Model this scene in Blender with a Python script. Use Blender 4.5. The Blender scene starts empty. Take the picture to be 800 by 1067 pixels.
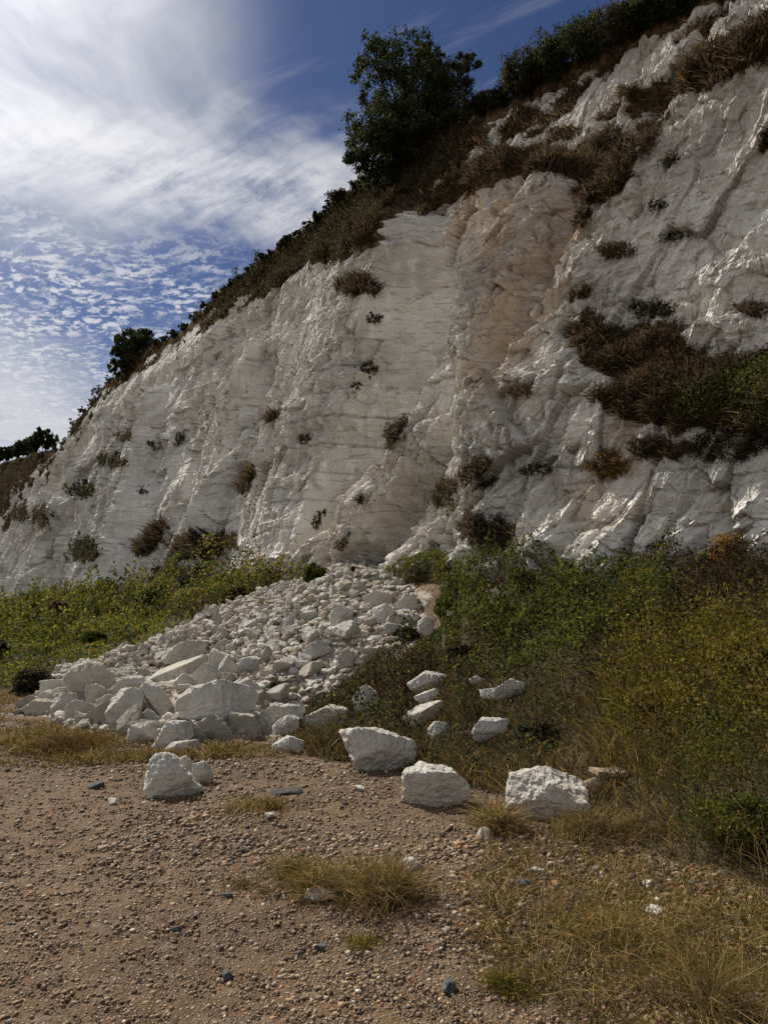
import bpy, math, random
import numpy as np
from mathutils import Vector
rng = np.random.default_rng(7); random.seed(7)
sc = bpy.context.scene
C = sc.collection
# ------------------------------------------------------------------ camera
PITCH = math.radians(8.2); F = 770.0; CAMZ = 1.6
cam = bpy.data.cameras.new('camera'); camo = bpy.data.objects.new('camera', cam); C.objects.link(camo)
camo.location = (0, 0, CAMZ); camo.rotation_euler = (math.pi/2 + PITCH, 0, 0)
cam.sensor_fit = 'VERTICAL'; cam.sensor_height = 36; cam.lens = 36*F/1067; cam.clip_start = .05; cam.clip_end = 6000
sc.camera = camo
cp, sp_ = math.cos(PITCH), math.sin(PITCH)
def ray(px, py):
    x = (px-400)/F; y = (533.5-py)/F
    d = np.array([x, cp - y*sp_, sp_ + y*cp]); return d/np.linalg.norm(d)
def project(P):
    P = np.asarray(P, float)
    X = P[..., 0]; Y = P[..., 1]; Z = P[..., 2]-CAMZ
    fw = Y*cp + Z*sp_; up = -Y*sp_ + Z*cp
    ok = fw > .3; fw = np.where(ok, fw, 1)
    px = np.where(ok, 400+F*X/fw, -9999.); py = np.where(ok, 533.5-F*up/fw, 9999.)
    return px, py
# ------------------------------------------------------------------ noise
def _h(ix, iy, iz, seed):
    h = (ix.astype(np.int64)*374761393 + iy.astype(np.int64)*668265263 + iz.astype(np.int64)*2147483647 + seed*1274126177) & 0xffffffff
    h = ((h ^ (h >> 13))*1274126177) & 0xffffffff
    h = ((h ^ (h >> 16))*2246822519) & 0xffffffff
    return (h ^ (h >> 15)) & 0xffffffff
def _r(ix, iy, iz, seed): return _h(ix, iy, iz, seed)/4294967295.0
def vnoise(x, y, z=None, seed=0):
    x = np.asarray(x, float); y = np.asarray(y, float)
    fx = np.floor(x); fy = np.floor(y); tx = x-fx; ty = y-fy
    tx = tx*tx*tx*(tx*(tx*6-15)+10); ty = ty*ty*ty*(ty*(ty*6-15)+10)
    fx = fx.astype(np.int64); fy = fy.astype(np.int64)
    def plane(iz):
        a = _r(fx, fy, iz, seed); b = _r(fx+1, fy, iz, seed); c = _r(fx, fy+1, iz, seed); d = _r(fx+1, fy+1, iz, seed)
        return (a*(1-tx)+b*tx)*(1-ty)+(c*(1-tx)+d*tx)*ty
    if z is None: return plane(np.zeros_like(fx))*2-1
    z = np.asarray(z, float); fz = np.floor(z); tz = z-fz; tz = tz*tz*(3-2*tz); fz = fz.astype(np.int64)
    return (plane(fz)*(1-tz)+plane(fz+1)*tz)*2-1
def fbm(x, y, z=None, o=4, seed=0, g=.5, ridge=False):
    a = 1.; s = 0.; n = 0.
    for i in range(o):
        k = 2.03**i
        v = vnoise(x*k+i*17.3, y*k+i*9.1, None if z is None else z*k, seed+i*31)
        if ridge: v = 1-2*np.abs(v)
        s = s+a*v; n += a; a *= g
    return s/n
def cells(x, y, seed=0):
    """nearest jittered cell: id randoms (2), vector to its centre, F2-F1"""
    fx = np.floor(x).astype(np.int64); fy = np.floor(y).astype(np.int64)
    f1 = np.full(x.shape, 9.); f2 = np.full(x.shape, 9.); bx = np.zeros(x.shape); by = np.zeros(x.shape)
    ra = np.zeros(x.shape); rb = np.zeros(x.shape); rc = np.zeros(x.shape); z0 = np.zeros_like(fx)
    for i in (-1, 0, 1):
        for j in (-1, 0, 1):
            cx = fx+i; cy = fy+j
            ux = cx+_r(cx, cy, z0, seed); uy = cy+_r(cx, cy, z0, seed+5)
            dx = x-ux; dy = y-uy; d = dx*dx+dy*dy
            nr = d < f1
            f2 = np.where(nr, f1, np.minimum(f2, d)); f1 = np.where(nr, d, f1)
            bx = np.where(nr, dx, bx); by = np.where(nr, dy, by)
            ra = np.where(nr, _r(cx, cy, z0, seed+11), ra); rb = np.where(nr, _r(cx, cy, z0, seed+23), rb); rc = np.where(nr, _r(cx, cy, z0, seed+37), rc)
    return ra*2-1, rb*2-1, rc*2-1, bx, by, np.sqrt(f2)-np.sqrt(f1)
def sstep(a, b, x):
    t = np.clip((x-a)/(b-a), 0, 1); return t*t*(3-2*t)
def poly_sd(px, py, poly):
    """signed distance, positive inside"""
    px = np.asarray(px, float); py = np.asarray(py, float)
    d = np.full(px.shape, 1e18); ins = np.zeros(px.shape, bool); n = len(poly)
    for i in range(n):
        ax, ay = poly[i]; bx, by = poly[(i+1) % n]
        ex, ey = bx-ax, by-ay; wx = px-ax; wy = py-ay
        t = np.clip((wx*ex+wy*ey)/(ex*ex+ey*ey+1e-9), 0, 1)
        d = np.minimum(d, (wx-ex*t)**2+(wy-ey*t)**2)
        if ay != by:
            c = ((ay > py) != (by > py)) & (px < (bx-ax)*(py-ay)/(by-ay)+ax)
            ins ^= c
    d = np.sqrt(d); return np.where(ins, d, -d)
def line_d(x, y, pl):
    """distance to polyline, side sign (+ right of travel), parameter 0..1"""
    best = np.full(x.shape, 1e18); side = np.zeros(x.shape); par = np.zeros(x.shape)
    n = len(pl)-1
    for i in range(n):
        ax, ay = pl[i]; bx, by = pl[i+1]; ex, ey = bx-ax, by-ay
        wx = x-ax; wy = y-ay; t = np.clip((wx*ex+wy*ey)/(ex*ex+ey*ey+1e-9), 0, 1)
        d = (wx-ex*t)**2+(wy-ey*t)**2
        m = d < best
        best = np.where(m, d, best); side = np.where(m, np.sign(ex*wy-ey*wx), side); par = np.where(m, (i+t)/n, par)
    return np.sqrt(best), side, par
# ------------------------------------------------------------------ frames: u along cliff, s into cliff
O2 = np.array([0., 22.]); T2 = np.array([-.577, .8167]); N2 = np.array([.8167, .577])
def us(X, Y): return (X-O2[0])*T2[0]+(Y-O2[1])*T2[1], (X-O2[0])*N2[0]+(Y-O2[1])*N2[1]
def xy(u, s): return O2[0]+T2[0]*u+N2[0]*s, O2[1]+T2[1]*u+N2[1]*s
def toe(u): return np.interp(u, [-60, -14, -8, -3, 0, 8, 16, 60, 200], [2.8, 3.0, 3.6, 3.4, 3.2, 3.05, 2.9, 2.5, 2.3])
def G0(X, Y):
    u, s = us(X, Y)
    sf = np.interp(u, [-60, -19, -17, -14, -10, -5, 0, 10, 60, 200], [-9, -8.6, -8.3, -7.8, -7.2, -7.6, -9.6, -10.2, -10.5, -12])
    sf = sf+.5*vnoise(u*.35, u*0+3.1, seed=4)
    t = np.clip((s-sf)/(-sf), 0, 1.25)
    z = toe(u)*(.78*t+.22*sstep(0, 1, t))*sstep(-.02, .12, t)
    return z
SCREE = [(396, 586), (300, 618), (200, 655), (130, 690), (45, 706), (36, 742), (110, 765), (200, 775), (300, 765), (335, 730), (370, 700), (430, 672), (440, 650), (428, 612), (412, 590)]
def hit(px, py, fn, tmax=160.):
    d = ray(px, py); t = 1.5; prev = t
    while t < tmax:
        P = np.array([0, 0, CAMZ])+d*t
        if P[2] < fn(np.array([P[0]]), np.array([P[1]]))[0]:
            lo, hi = prev, t
            for _ in range(25):
                m = (lo+hi)/2; P = np.array([0, 0, CAMZ])+d*m
                if P[2] < fn(np.array([P[0]]), np.array([P[1]]))[0]: hi = m
                else: lo = m
            return np.array([0, 0, CAMZ])+d*hi
        prev = t; t += max(.05, t*.015)
    return None
def scree_xy():
    out = []
    for p in SCREE:
        q = hit(p[0], p[1], G0)
        if q is None: q = np.array([0, 21.9, 3])
        out.append((q[0], q[1]))
    return out
SXY = scree_xy()
def scree_mask(X, Y):
    sd = poly_sd(X, Y, SXY); sd = sd+.55*fbm(X*1.1, Y*1.1, o=3, seed=91)
    return sd
def G(X, Y):
    X = np.asarray(X, float); Y = np.asarray(Y, float)
    z = G0(X, Y)
    u, s = us(X, Y)
    bank = sstep(.02, .5, z)
    z = z+bank*.16*fbm(X*.5, Y*.5, o=3, seed=12)
    sm = scree_mask(X, Y); z = z+.45*sstep(-.3, 1.6, sm)+sstep(0, .8, sm)*.11*fbm(X*1.8, Y*1.8, o=3, seed=19)
    z = z+.025*fbm(X*.8, Y*.8, o=3, seed=15)*(1-bank)
    return z
# ------------------------------------------------------------------ mesh helpers
def mesh(name, V, Fc, attrs=None, smooth=False, mat=None):
    V = np.ascontiguousarray(V, dtype=np.float32).reshape(-1, 3)
    me = bpy.data.meshes.new(name)
    if not isinstance(Fc, (list, tuple)): Fc = [Fc]
    Fc = [f for f in Fc if len(f)]
    me.vertices.add(len(V)); me.vertices.foreach_set('co', V.ravel())
    nl = sum(f.size for f in Fc); npoly = sum(len(f) for f in Fc)
    me.loops.add(nl); me.polygons.add(npoly)
    me.loops.foreach_set('vertex_index', np.concatenate([f.ravel() for f in Fc]).astype(np.int32))
    st = []; o = 0
    for f in Fc:
        st.append(o+np.arange(len(f))*f.shape[1]); o += f.size
    me.polygons.foreach_set('loop_start', np.concatenate(st).astype(np.int32))
    if smooth: me.polygons.foreach_set('use_smooth', np.ones(npoly, bool))
    else: me.polygons.foreach_set('use_smooth', np.zeros(npoly, bool))
    for k, a in (attrs or {}).items():
        a = np.asarray(a, dtype=np.float32)
        if a.ndim == 1:
            at = me.attributes.new(k, 'FLOAT', 'POINT'); at.data.foreach_set('value', a)
        else:
            at = me.attributes.new(k, 'FLOAT_COLOR', 'POINT')
            if a.shape[1] == 3: a = np.hstack([a, np.ones((len(a), 1), np.float32)])
            at.data.foreach_set('color', np.ascontiguousarray(a).ravel())
    me.update(calc_edges=True); me.validate(clean_customdata=False)
    if mat: me.materials.append(mat)
    return me
def link(name, me, parent=None, label=None, cat=None, group=None, kind=None, loc=None):
    o = bpy.data.objects.new(name, me); C.objects.link(o)
    if loc is not None: o.location = loc
    if parent: o.parent = parent
    if label: o['label'] = label
    if cat: o['category'] = cat
    if group: o['group'] = group
    if kind: o['kind'] = kind
    return o
def grid_faces(nr, nc):
    i = np.arange(nr-1)[:, None]*nc+np.arange(nc-1)[None, :]
    return np.stack([i, i+1, i+nc+1, i+nc], -1).reshape(-1, 4)
def ico(sub):
    import bmesh
    bm = bmesh.new(); bmesh.ops.create_icosphere(bm, subdivisions=sub, radius=1)
    V = np.array([v.co[:] for v in bm.verts]); Fc = np.array([[v.index for v in f.verts] for f in bm.faces]); bm.free()
    return V, Fc
ICO = {k: ico(k) for k in (1, 2, 3, 4, 5)}
# ------------------------------------------------------------------ materials
def mat(name):
    m = bpy.data.materials.new(name); m.use_nodes = True; nt = m.node_tree
    for n in list(nt.nodes):
        nt.nodes.remove(n)
    return m, nt
class NB:
    def __init__(s, nt): s.nt = nt
    def n(s, t, **k):
        x = s.nt.nodes.new(t)
        for a, b in k.items():
            if a.startswith('i_'):
                key = a[2:]; key = int(key) if key.isdigit() else key.replace('_', ' ')
                s.set(x.inputs[key], b)
            else: setattr(x, a, b)
        return x
    def set(s, inp, v):
        if isinstance(v, bpy.types.NodeSocket): s.nt.links.new(v, inp)
        elif isinstance(v, bpy.types.Node): s.nt.links.new(v.outputs[0], inp)
        else:
            if inp.type == 'RGBA' and len(v) == 3: v = (*v, 1)
            inp.default_value = v
    def math(s, op, a, b=0., c=None, clamp=False):
        x = s.nt.nodes.new('ShaderNodeMath'); x.operation = op; x.use_clamp = clamp
        s.set(x.inputs[0], a); s.set(x.inputs[1], b)
        if c is not None: s.set(x.inputs[2], c)
        return x.outputs[0]
    def vm(s, op, a, b=None):
        x = s.nt.nodes.new('ShaderNodeVectorMath'); x.operation = op; s.set(x.inputs[0], a)
        if b is not None: s.set(x.inputs[1], b)
        return x
    def noise(s, vec, scale, detail=5, rough=.55, dist=0., out=0):
        x = s.nt.nodes.new('ShaderNodeTexNoise'); s.set(x.inputs['Vector'], vec); s.set(x.inputs['Scale'], scale)
        s.set(x.inputs['Detail'], detail); s.set(x.inputs['Roughness'], rough); s.set(x.inputs['Distortion'], dist)
        return x.outputs[out]
    def ss(s, v, a, b, lo=0., hi=1.):
        x = s.nt.nodes.new('ShaderNodeMapRange'); x.interpolation_type = 'SMOOTHSTEP'
        s.set(x.inputs[0], v); s.set(x.inputs[1], a); s.set(x.inputs[2], b); s.set(x.inputs[3], lo); s.set(x.inputs[4], hi)
        return x.outputs[0]
    def mix(s, f, a, b, mode='MIX'):
        x = s.nt.nodes.new('ShaderNodeMix'); x.data_type = 'RGBA'; x.blend_type = mode
        s.set(x.inputs[0], f); s.set(x.inputs[6], a); s.set(x.inputs[7], b); return x.outputs[2]
    def attr(s, name):
        return s.n('ShaderNodeAttribute', attribute_name=name)
    def scale(s, vec, v):
        return s.vm('MULTIPLY', vec, v).outputs[0]
    def ramp(s, f, stops):
        x = s.nt.nodes.new('ShaderNodeValToRGB'); s.set(x.inputs[0], f); e = x.color_ramp.elements
        while len(e) < len(stops): e.new(.5)
        for i, (p, c) in enumerate(stops): e[i].position = p; e[i].color = (*c, 1)
        return x.outputs[0]
def chalk_material(name, cliff=False):
    m, nt = mat(name); b = NB(nt)
    if cliff:
        P = b.n('ShaderNodeNewGeometry').outputs['Position']
    else:
        P = b.n('ShaderNodeTexCoord').outputs['Object']
    big = b.noise(P, .35 if cliff else 1.2, 5, .6)
    med = b.noise(P, 2.2 if cliff else 5, 6, .65)
    fine = b.noise(P, 14 if cliff else 30, 5, .7)
    flat = b.scale(P, (1, 1, 5.))
    band = b.noise(flat, .9, 5, .6, .3)
    col = b.mix(b.ss(big, .35, .68), (.45, .43, .385), (.70, .68, .625))
    col = b.mix(b.ss(med, .48, .75), col, (.79, .775, .73))
    col = b.mix(b.math('MULTIPLY', b.ss(fine, .45, .30), .45), col, (.27, .25, .215))
    if cliff:
        col = b.mix(b.math('MULTIPLY', b.ss(band, .52, .72), .35), col, (.50, .43, .33))
        rill = b.noise(b.scale(P, (2.2, 2.2, .35)), 1.0, 5, .65)
        col = b.mix(b.math('MULTIPLY', b.ss(rill, .5, .7), .42), col, (.34, .33, .30))
        st = b.attr('stain').outputs['Fac']
        sn = b.math('MULTIPLY', st, b.ss(b.noise(b.scale(P, (1, 1, 1.6)), .9, 5, .6), .3, .62))
        col = b.mix(b.math('MULTIPLY', sn, .75), col, (.50, .375, .245))
        sep = b.n('ShaderNodeSeparateXYZ', i_0=P)
        wob = b.math('MULTIPLY', b.noise(b.scale(P, (.5, .5, .3)), .8, 4, .6), 1.3)
        line = None
        for k_, wd in ((1.05, .045), (2.7, .06)):
            fr = b.math('FRACT', b.math('ADD', b.math('MULTIPLY', sep.outputs[2], k_), wob))
            ln = b.math('MULTIPLY', b.ss(b.math('ABSOLUTE', b.math('SUBTRACT', fr, .5)), wd, wd*.2), b.ss(b.noise(b.scale(P, (1, 1, 1.7)), .7*k_, 5, .7), .46, .62))
            line = ln if line is None else b.math('MAXIMUM', line, ln)
        col = b.mix(b.math('MULTIPLY', line, .36), col, (.20, .165, .115))
        cr = b.attr('crack').outputs['Fac']
        col = b.mix(b.math('MULTIPLY', cr, .6), col, (.16, .135, .10))
        vg = b.attr('veg').outputs['Fac']
        vn = b.math('ADD', vg, b.math('MULTIPLY', b.math('SUBTRACT', b.noise(P, 2.6, 6, .7), .5), 1.1))
        soil = b.mix(b.ss(b.noise(P, 5, 4, .6), .35, .7), (.07, .05, .028), (.19, .135, .08))
        col = b.mix(b.ss(vn, .38, .62), col, soil)
    else:
        d = b.noise(P, 2.3, 4, .6)
        col = b.mix(b.math('MULTIPLY', b.ss(d, .48, .66), .55), col, (.40, .33, .23))
        d2 = b.noise(b.scale(P, (1, 1, 2.5)), 7., 6, .75)
        col = b.mix(b.math('MULTIPLY', b.ss(d2, .52, .66), .5), col, (.30, .27, .22))
        oi = b.n('ShaderNodeObjectInfo').outputs['Random']
        col = b.mix(b.math('MULTIPLY', oi, .45), col, (.46, .43, .37))
        tn = b.attr('tone').outputs['Fac']
        col = b.mix(b.math('MULTIPLY', tn, .8), col, (.36, .31, .235))
    bs = b.n('ShaderNodeBsdfPrincipled', i_Base_Color=col, i_Roughness=1.)
    bs.inputs['Specular IOR Level'].default_value = 0.
    # relief finer than the mesh
    h = b.math('ADD', b.math('MULTIPLY', fine, .35), b.math('MULTIPLY', med, .8))
    vor = b.n('ShaderNodeTexVoronoi', feature='DISTANCE_TO_EDGE', i_Scale=2.6 if cliff else 4.5)
    b.set(vor.inputs['Vector'], b.vm('ADD', b.scale(P, (1, 1, 1.8)), b.vm('SCALE', b.noise(P, 3, 3, .6, out=1)).outputs[0]).outputs[0])
    vs = [n for n in nt.nodes if n.type == 'VECT_MATH' and n.operation == 'SCALE']
    for n in vs: n.inputs['Scale'].default_value = .6
    h = b.math('ADD', h, b.math('MULTIPLY', b.ss(vor.outputs['Distance'], 0., .07), .10 if cliff else .07))
    if cliff:
        h = b.math('ADD', h, b.math('MULTIPLY', b.noise(b.scale(P, (1.2, 1.2, 7)), 1.6, 5, .65), .18))
        h = b.math('SUBTRACT', h, b.math('MULTIPLY', line, .4))
    bp = b.n('ShaderNodeBump', i_Strength=.65 if cliff else .9, i_Distance=.10 if cliff else .07, i_Height=h)
    nt.links.new(bp.outputs[0], bs.inputs['Normal'])
    out = b.n('ShaderNodeOutputMaterial'); nt.links.new(bs.outputs[0], out.inputs[0])
    return m
def leaf_material(name, rough=.75, trans=.42):
    m, nt = mat(name); b = NB(nt)
    c = b.attr('Col').outputs['Color']
    bs = b.n('ShaderNodeBsdfPrincipled', i_Base_Color=c, i_Roughness=rough); bs.inputs['Specular IOR Level'].default_value = .12
    tr = b.n('ShaderNodeBsdfTranslucent', i_Color=c)
    mx = b.n('ShaderNodeMixShader', i_0=trans); nt.links.new(bs.outputs[0], mx.inputs[1]); nt.links.new(tr.outputs[0], mx.inputs[2])
    out = b.n('ShaderNodeOutputMaterial'); nt.links.new(mx.outputs[0], out.inputs[0]); return m
def simple_material(name, stops, scale=20, rough=.85, bump=.02, attrcol=False):
    m, nt = mat(name); b = NB(nt); P = b.n('ShaderNodeTexCoord').outputs['Object']
    n1 = b.noise(P, scale, 5, .65)
    c = b.attr('Col').outputs['Color'] if attrcol else b.ramp(n1, stops)
    if attrcol: c = b.mix(b.ss(n1, .3, .7), b.mix(1., c, (.75, .75, .75), 'MULTIPLY'), c)
    bs = b.n('ShaderNodeBsdfPrincipled', i_Base_Color=c, i_Roughness=rough); bs.inputs['Specular IOR Level'].default_value = .3
    bp = b.n('ShaderNodeBump', i_Strength=.7, i_Distance=bump, i_Height=n1); nt.links.new(bp.outputs[0], bs.inputs['Normal'])
    out = b.n('ShaderNodeOutputMaterial'); nt.links.new(bs.outputs[0], out.inputs[0]); return m
def ground_material():
    m, nt = mat('beach_ground'); b = NB(nt); P = b.n('ShaderNodeNewGeometry').outputs['Position']
    n1 = b.noise(P, .55, 5, .6); n2 = b.noise(P, 7, 5, .7); n3 = b.noise(P, 60, 4, .7)
    sand = b.mix(b.ss(n1, .35, .65), (.085, .052, .028), (.150, .092, .050))
    sand = b.mix(b.ss(n2, .5, .75), sand, (.19, .145, .10))
    vo = b.n('ShaderNodeTexVoronoi', i_Scale=55.); b.set(vo.inputs['Vector'], P)
    hue = b.ramp(b.n('ShaderNodeSeparateColor', i_0=vo.outputs['Color']).outputs[0], [(0, (.10, .075, .05)), (.4, (.27, .19, .12)), (.75, (.40, .31, .22)), (1, (.62, .55, .46))])
    sand = b.mix(b.math('MULTIPLY', b.ss(vo.outputs['Distance'], .45, .2), .7), sand, hue)
    v = b.attr('veg').outputs['Fac']; k = b.attr('chalk').outputs['Fac']
    soil = b.mix(b.ss(n2, .35, .65), (.035, .028, .014), (.10, .075, .04))
    dust = b.mix(b.ss(n2, .35, .65), (.22, .185, .135), (.44, .39, .31))
    w = b.math('ADD', v, b.math('MULTIPLY', b.math('SUBTRACT', n2, .5), .8))
    col = b.mix(b.ss(w, .35, .65), sand, soil)
    w2 = b.math('ADD', k, b.math('MULTIPLY', b.math('SUBTRACT', n2, .5), .8))
    col = b.mix(b.ss(w2, .35, .65), col, dust)
    bs = b.n('ShaderNodeBsdfPrincipled', i_Base_Color=col, i_Roughness=.95); bs.inputs['Specular IOR Level'].default_value = .15
    h = b.math('ADD', b.math('MULTIPLY', n3, .3), b.math('ADD', b.math('MULTIPLY', n2, .9), b.math('MULTIPLY', b.ss(vo.outputs['Distance'], .5, .1), .35)))
    bp = b.n('ShaderNodeBump', i_Strength=1., i_Distance=.03, i_Height=h); nt.links.new(bp.outputs[0], bs.inputs['Normal'])
    out = b.n('ShaderNodeOutputMaterial'); nt.links.new(bs.outputs[0], out.inputs[0]); return m
M = dict(cliff=chalk_material('cliff_chalk', True), chalk=chalk_material('chalk_rock'), ground=ground_material(),
         leaf=leaf_material('leaves'), grass=leaf_material('dry_grass', .85, .34),
         pebble=simple_material('pebbles', None, 60, .75, .004, True),
         bark=simple_material('bark', [(.3, (.03, .024, .018)), (.7, (.09, .07, .05))], 12),
         flint=simple_material('flint', [(.3, (.03, .03, .032)), (.6, (.09, .09, .095)), (.8, (.28, .27, .25))], 25),
         slab=simple_material('stained_stone', [(.3, (.22, .16, .095)), (.7, (.42, .33, .22))], 9, .9, .02),
         wood=simple_material('charred_wood', [(.3, (.012, .011, .01)), (.7, (.07, .06, .05))], 14, .9, .02))
# ------------------------------------------------------------------ ground
th_f = np.radians(np.linspace(-46, 46, 760)); th_b = np.radians(np.linspace(47, 313, 110))
th = np.concatenate([th_f, th_b, [th_f[0]+2*math.pi]])
rr = np.concatenate([[0.01], np.geomspace(.8, 2.2, 24)[:-1], np.geomspace(2.2, 32, 620), np.geomspace(33, 3000, 90)])
RR, TT = np.meshgrid(rr, th, indexing='ij')
GX = RR*np.sin(TT); GY = RR*np.cos(TT)
GZ = G(GX, GY)
gu, gs = us(GX, GY)
GZ = np.where(gs > 1.5, np.minimum(GZ, 2.0), GZ)
sd = scree_mask(GX, GY)
# ground cover zones, traced on the ground from the photograph
BANK_R = [(300, 775), (330, 735), (372, 700), (425, 680), (455, 655), (470, 600), (520, 578), (640, 545), (800, 560), (1500, 480), (2600, 900), (2600, 1500), (1100, 1110), (800, 930), (700, 895), (640, 865), (540, 835), (490, 822), (400, 800), (340, 795)]
BANK_L = [(-2000, 735), (-600, 722), (0, 722), (40, 712), (130, 690), (200, 655), (300, 618), (390, 588), (300, 560), (0, 600), (-2000, 600)]
def gmask(poly, X, Y, Z, amp=8., soft=10., sc_=1.3, seed=3):
    px, py = project(np.stack([X, Y, Z], -1))
    s_ = poly_sd(px, py, poly)+amp*fbm(X*sc_, Y*sc_, o=3, seed=seed)
    return sstep(-soft, soft, s_)
def bankmask(X, Y, Z):
    u, s = us(X, Y)
    front = Y > 1.0
    a = np.maximum(gmask(BANK_R, X, Y, Z), gmask(BANK_L, X, Y, Z, amp=5, soft=5))
    b_ = sstep(.0, .3, G0(X, Y)) * (1-sstep(-.1, .4, scree_mask(X, Y)))
    return np.where(front & (Y > .35*np.abs(X)), np.minimum(a, 1), b_)
gv = bankmask(GX, GY, GZ)
chalky = sstep(-.35, .1, sd)
GZ = GZ + .012*fbm(GX*9, GY*9, o=3, seed=77) + .004*fbm(GX*40, GY*40, o=2, seed=78)
V = np.stack([GX, GY, GZ], -1).reshape(-1, 3)
link('ground', mesh('ground', V, grid_faces(*GX.shape)[:, ::-1], dict(veg=(gv*(1-chalky)).ravel(), chalk=chalky.ravel()), True, M['ground']), kind='structure')
# ------------------------------------------------------------------ cliff
SKY = [(-600, 640), (-200, 560), (0, 478), (60, 462), (110, 392), (180, 340), (250, 285), (300, 245), (360, 193), (400, 165), (500, 95), (560, 60), (640, 14), (800, -75), (1200, -350)]
_cu, _cz = [], []
for (a_, b_) in [(-30, 495), (0, 484), (30, 476), (60, 468), (110, 398), (180, 348), (250, 292), (300, 252), (360, 202), (400, 172), (450, 140), (500, 112), (560, 82), (640, 42), (720, 0), (800, -45), (900, -95)]:
    d = ray(a_, b_)
    for t in np.geomspace(8, 260, 900):
        P = np.array([0, 0, CAMZ])+d*t; u_, s_ = us(P[0], P[1])
        if s_ > (P[2]-toe(u_))*.30: break
    _cu.append(float(u_)); _cz.append(float(P[2]))
print('crest', [(round(a, 1), round(b, 1)) for a, b in zip(_cu, _cz)])
_cu = [400.]+_cu+[-60.]; _cz = [_cz[0]]+_cz+[_cz[-1]]
def crest(u): return np.interp(u, _cu[::-1], _cz[::-1])
BRK = .80
def setback(u, z):
    """how far the plain slope of the cliff lies behind its toe line at height z"""
    z0 = toe(u); zc = crest(u)
    zb = z0+(zc-z0)*BRK
    return np.where(z < zb, (z-z0)*.22, (zb-z0)*.22+(z-zb)*.62)
def plain(px, py, off=0.):
    d = ray(px, py); lo, hi = 8., 200.
    for t in np.geomspace(8, 260, 1200):
        P = np.array([0, 0, CAMZ])+d*t; u, s = us(P[0], P[1])
        if s > setback(u, P[2])-off: return u, P[2]
    return u, P[2]
def uz(pts, off=0.): return [tuple(float(v) for v in plain(p[0], p[1], off)) for p in pts]
RIDGES = [  # travel is downwards; amplitude, width left of travel(image right), width other side, polyline
    (1.9, 3.2, 2.4, [(345, 300), (318, 400), (300, 500), (275, 600)]),
    (2.0, 1.4, 4.0, [(235, 400), (215, 480), (190, 560), (165, 640)]),
    (2.4, 1.5, 4.2, [(140, 410), (122, 500), (105, 600), (100, 640)]),
    (1.8, 1.6, 4.0, [(70, 500), (35, 560), (15, 640)]),
    (.9, 1.2, .9, [(690, 60), (640, 130), (600, 180)]),
]
SPURS = [  # crest height; to the image right: gentle fall, its width, steep fall; fall to the left
    (2.0, .10, 9., .5, 1.6, [(640, 190), (605, 245), (560, 345), (500, 440), (440, 530), (402, 592), (398, 610)]),
    (2.0, .10, 1.3, 2.0, 1.6, [(535, 235), (510, 280), (455, 395), (400, 475), (340, 555), (305, 590)]),
    (1.4, .08, 2.6, 1.7, .30, [(345, 300), (320, 400), (285, 500), (262, 600)]),
]
GULL = [
    (1.7, 1.3, [(578, 262), (528, 345), (466, 440), (425, 505)]),
    (1.0, 1.8, [(545, 255), (520, 320)]),
    (1.7, 1.2, [(450, 215), (425, 300), (398, 420), (345, 520), (312, 560)]),
    (1.4, .9, [(296, 392), (256, 484), (232, 540), (232, 610)]),
    (2.0, 1.6, [(172, 404), (168, 460), (160, 512), (150, 552), (134, 610)]),
    (1.8, 1.6, [(100, 470), (85, 540), (60, 620)]),
    (.5, .55, [(572, 400), (585, 430), (600, 440)]),
    (.5, .5, [(655, 455), (650, 510), (640, 545)]),
]
LOWR = [(585, 440), (655, 418), (700, 438), (760, 442), (900, 440), (2500, 500), (2500, 700), (560, 700), (560, 560), (575, 500)]
_q = uz([(605, 245), (440, 530)], 1.5); RM = (_q[0][0]-_q[1][0])/(_q[0][1]-_q[1][1]); print('slope of spurs', _q, RM)
RM = RM*.8
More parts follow.
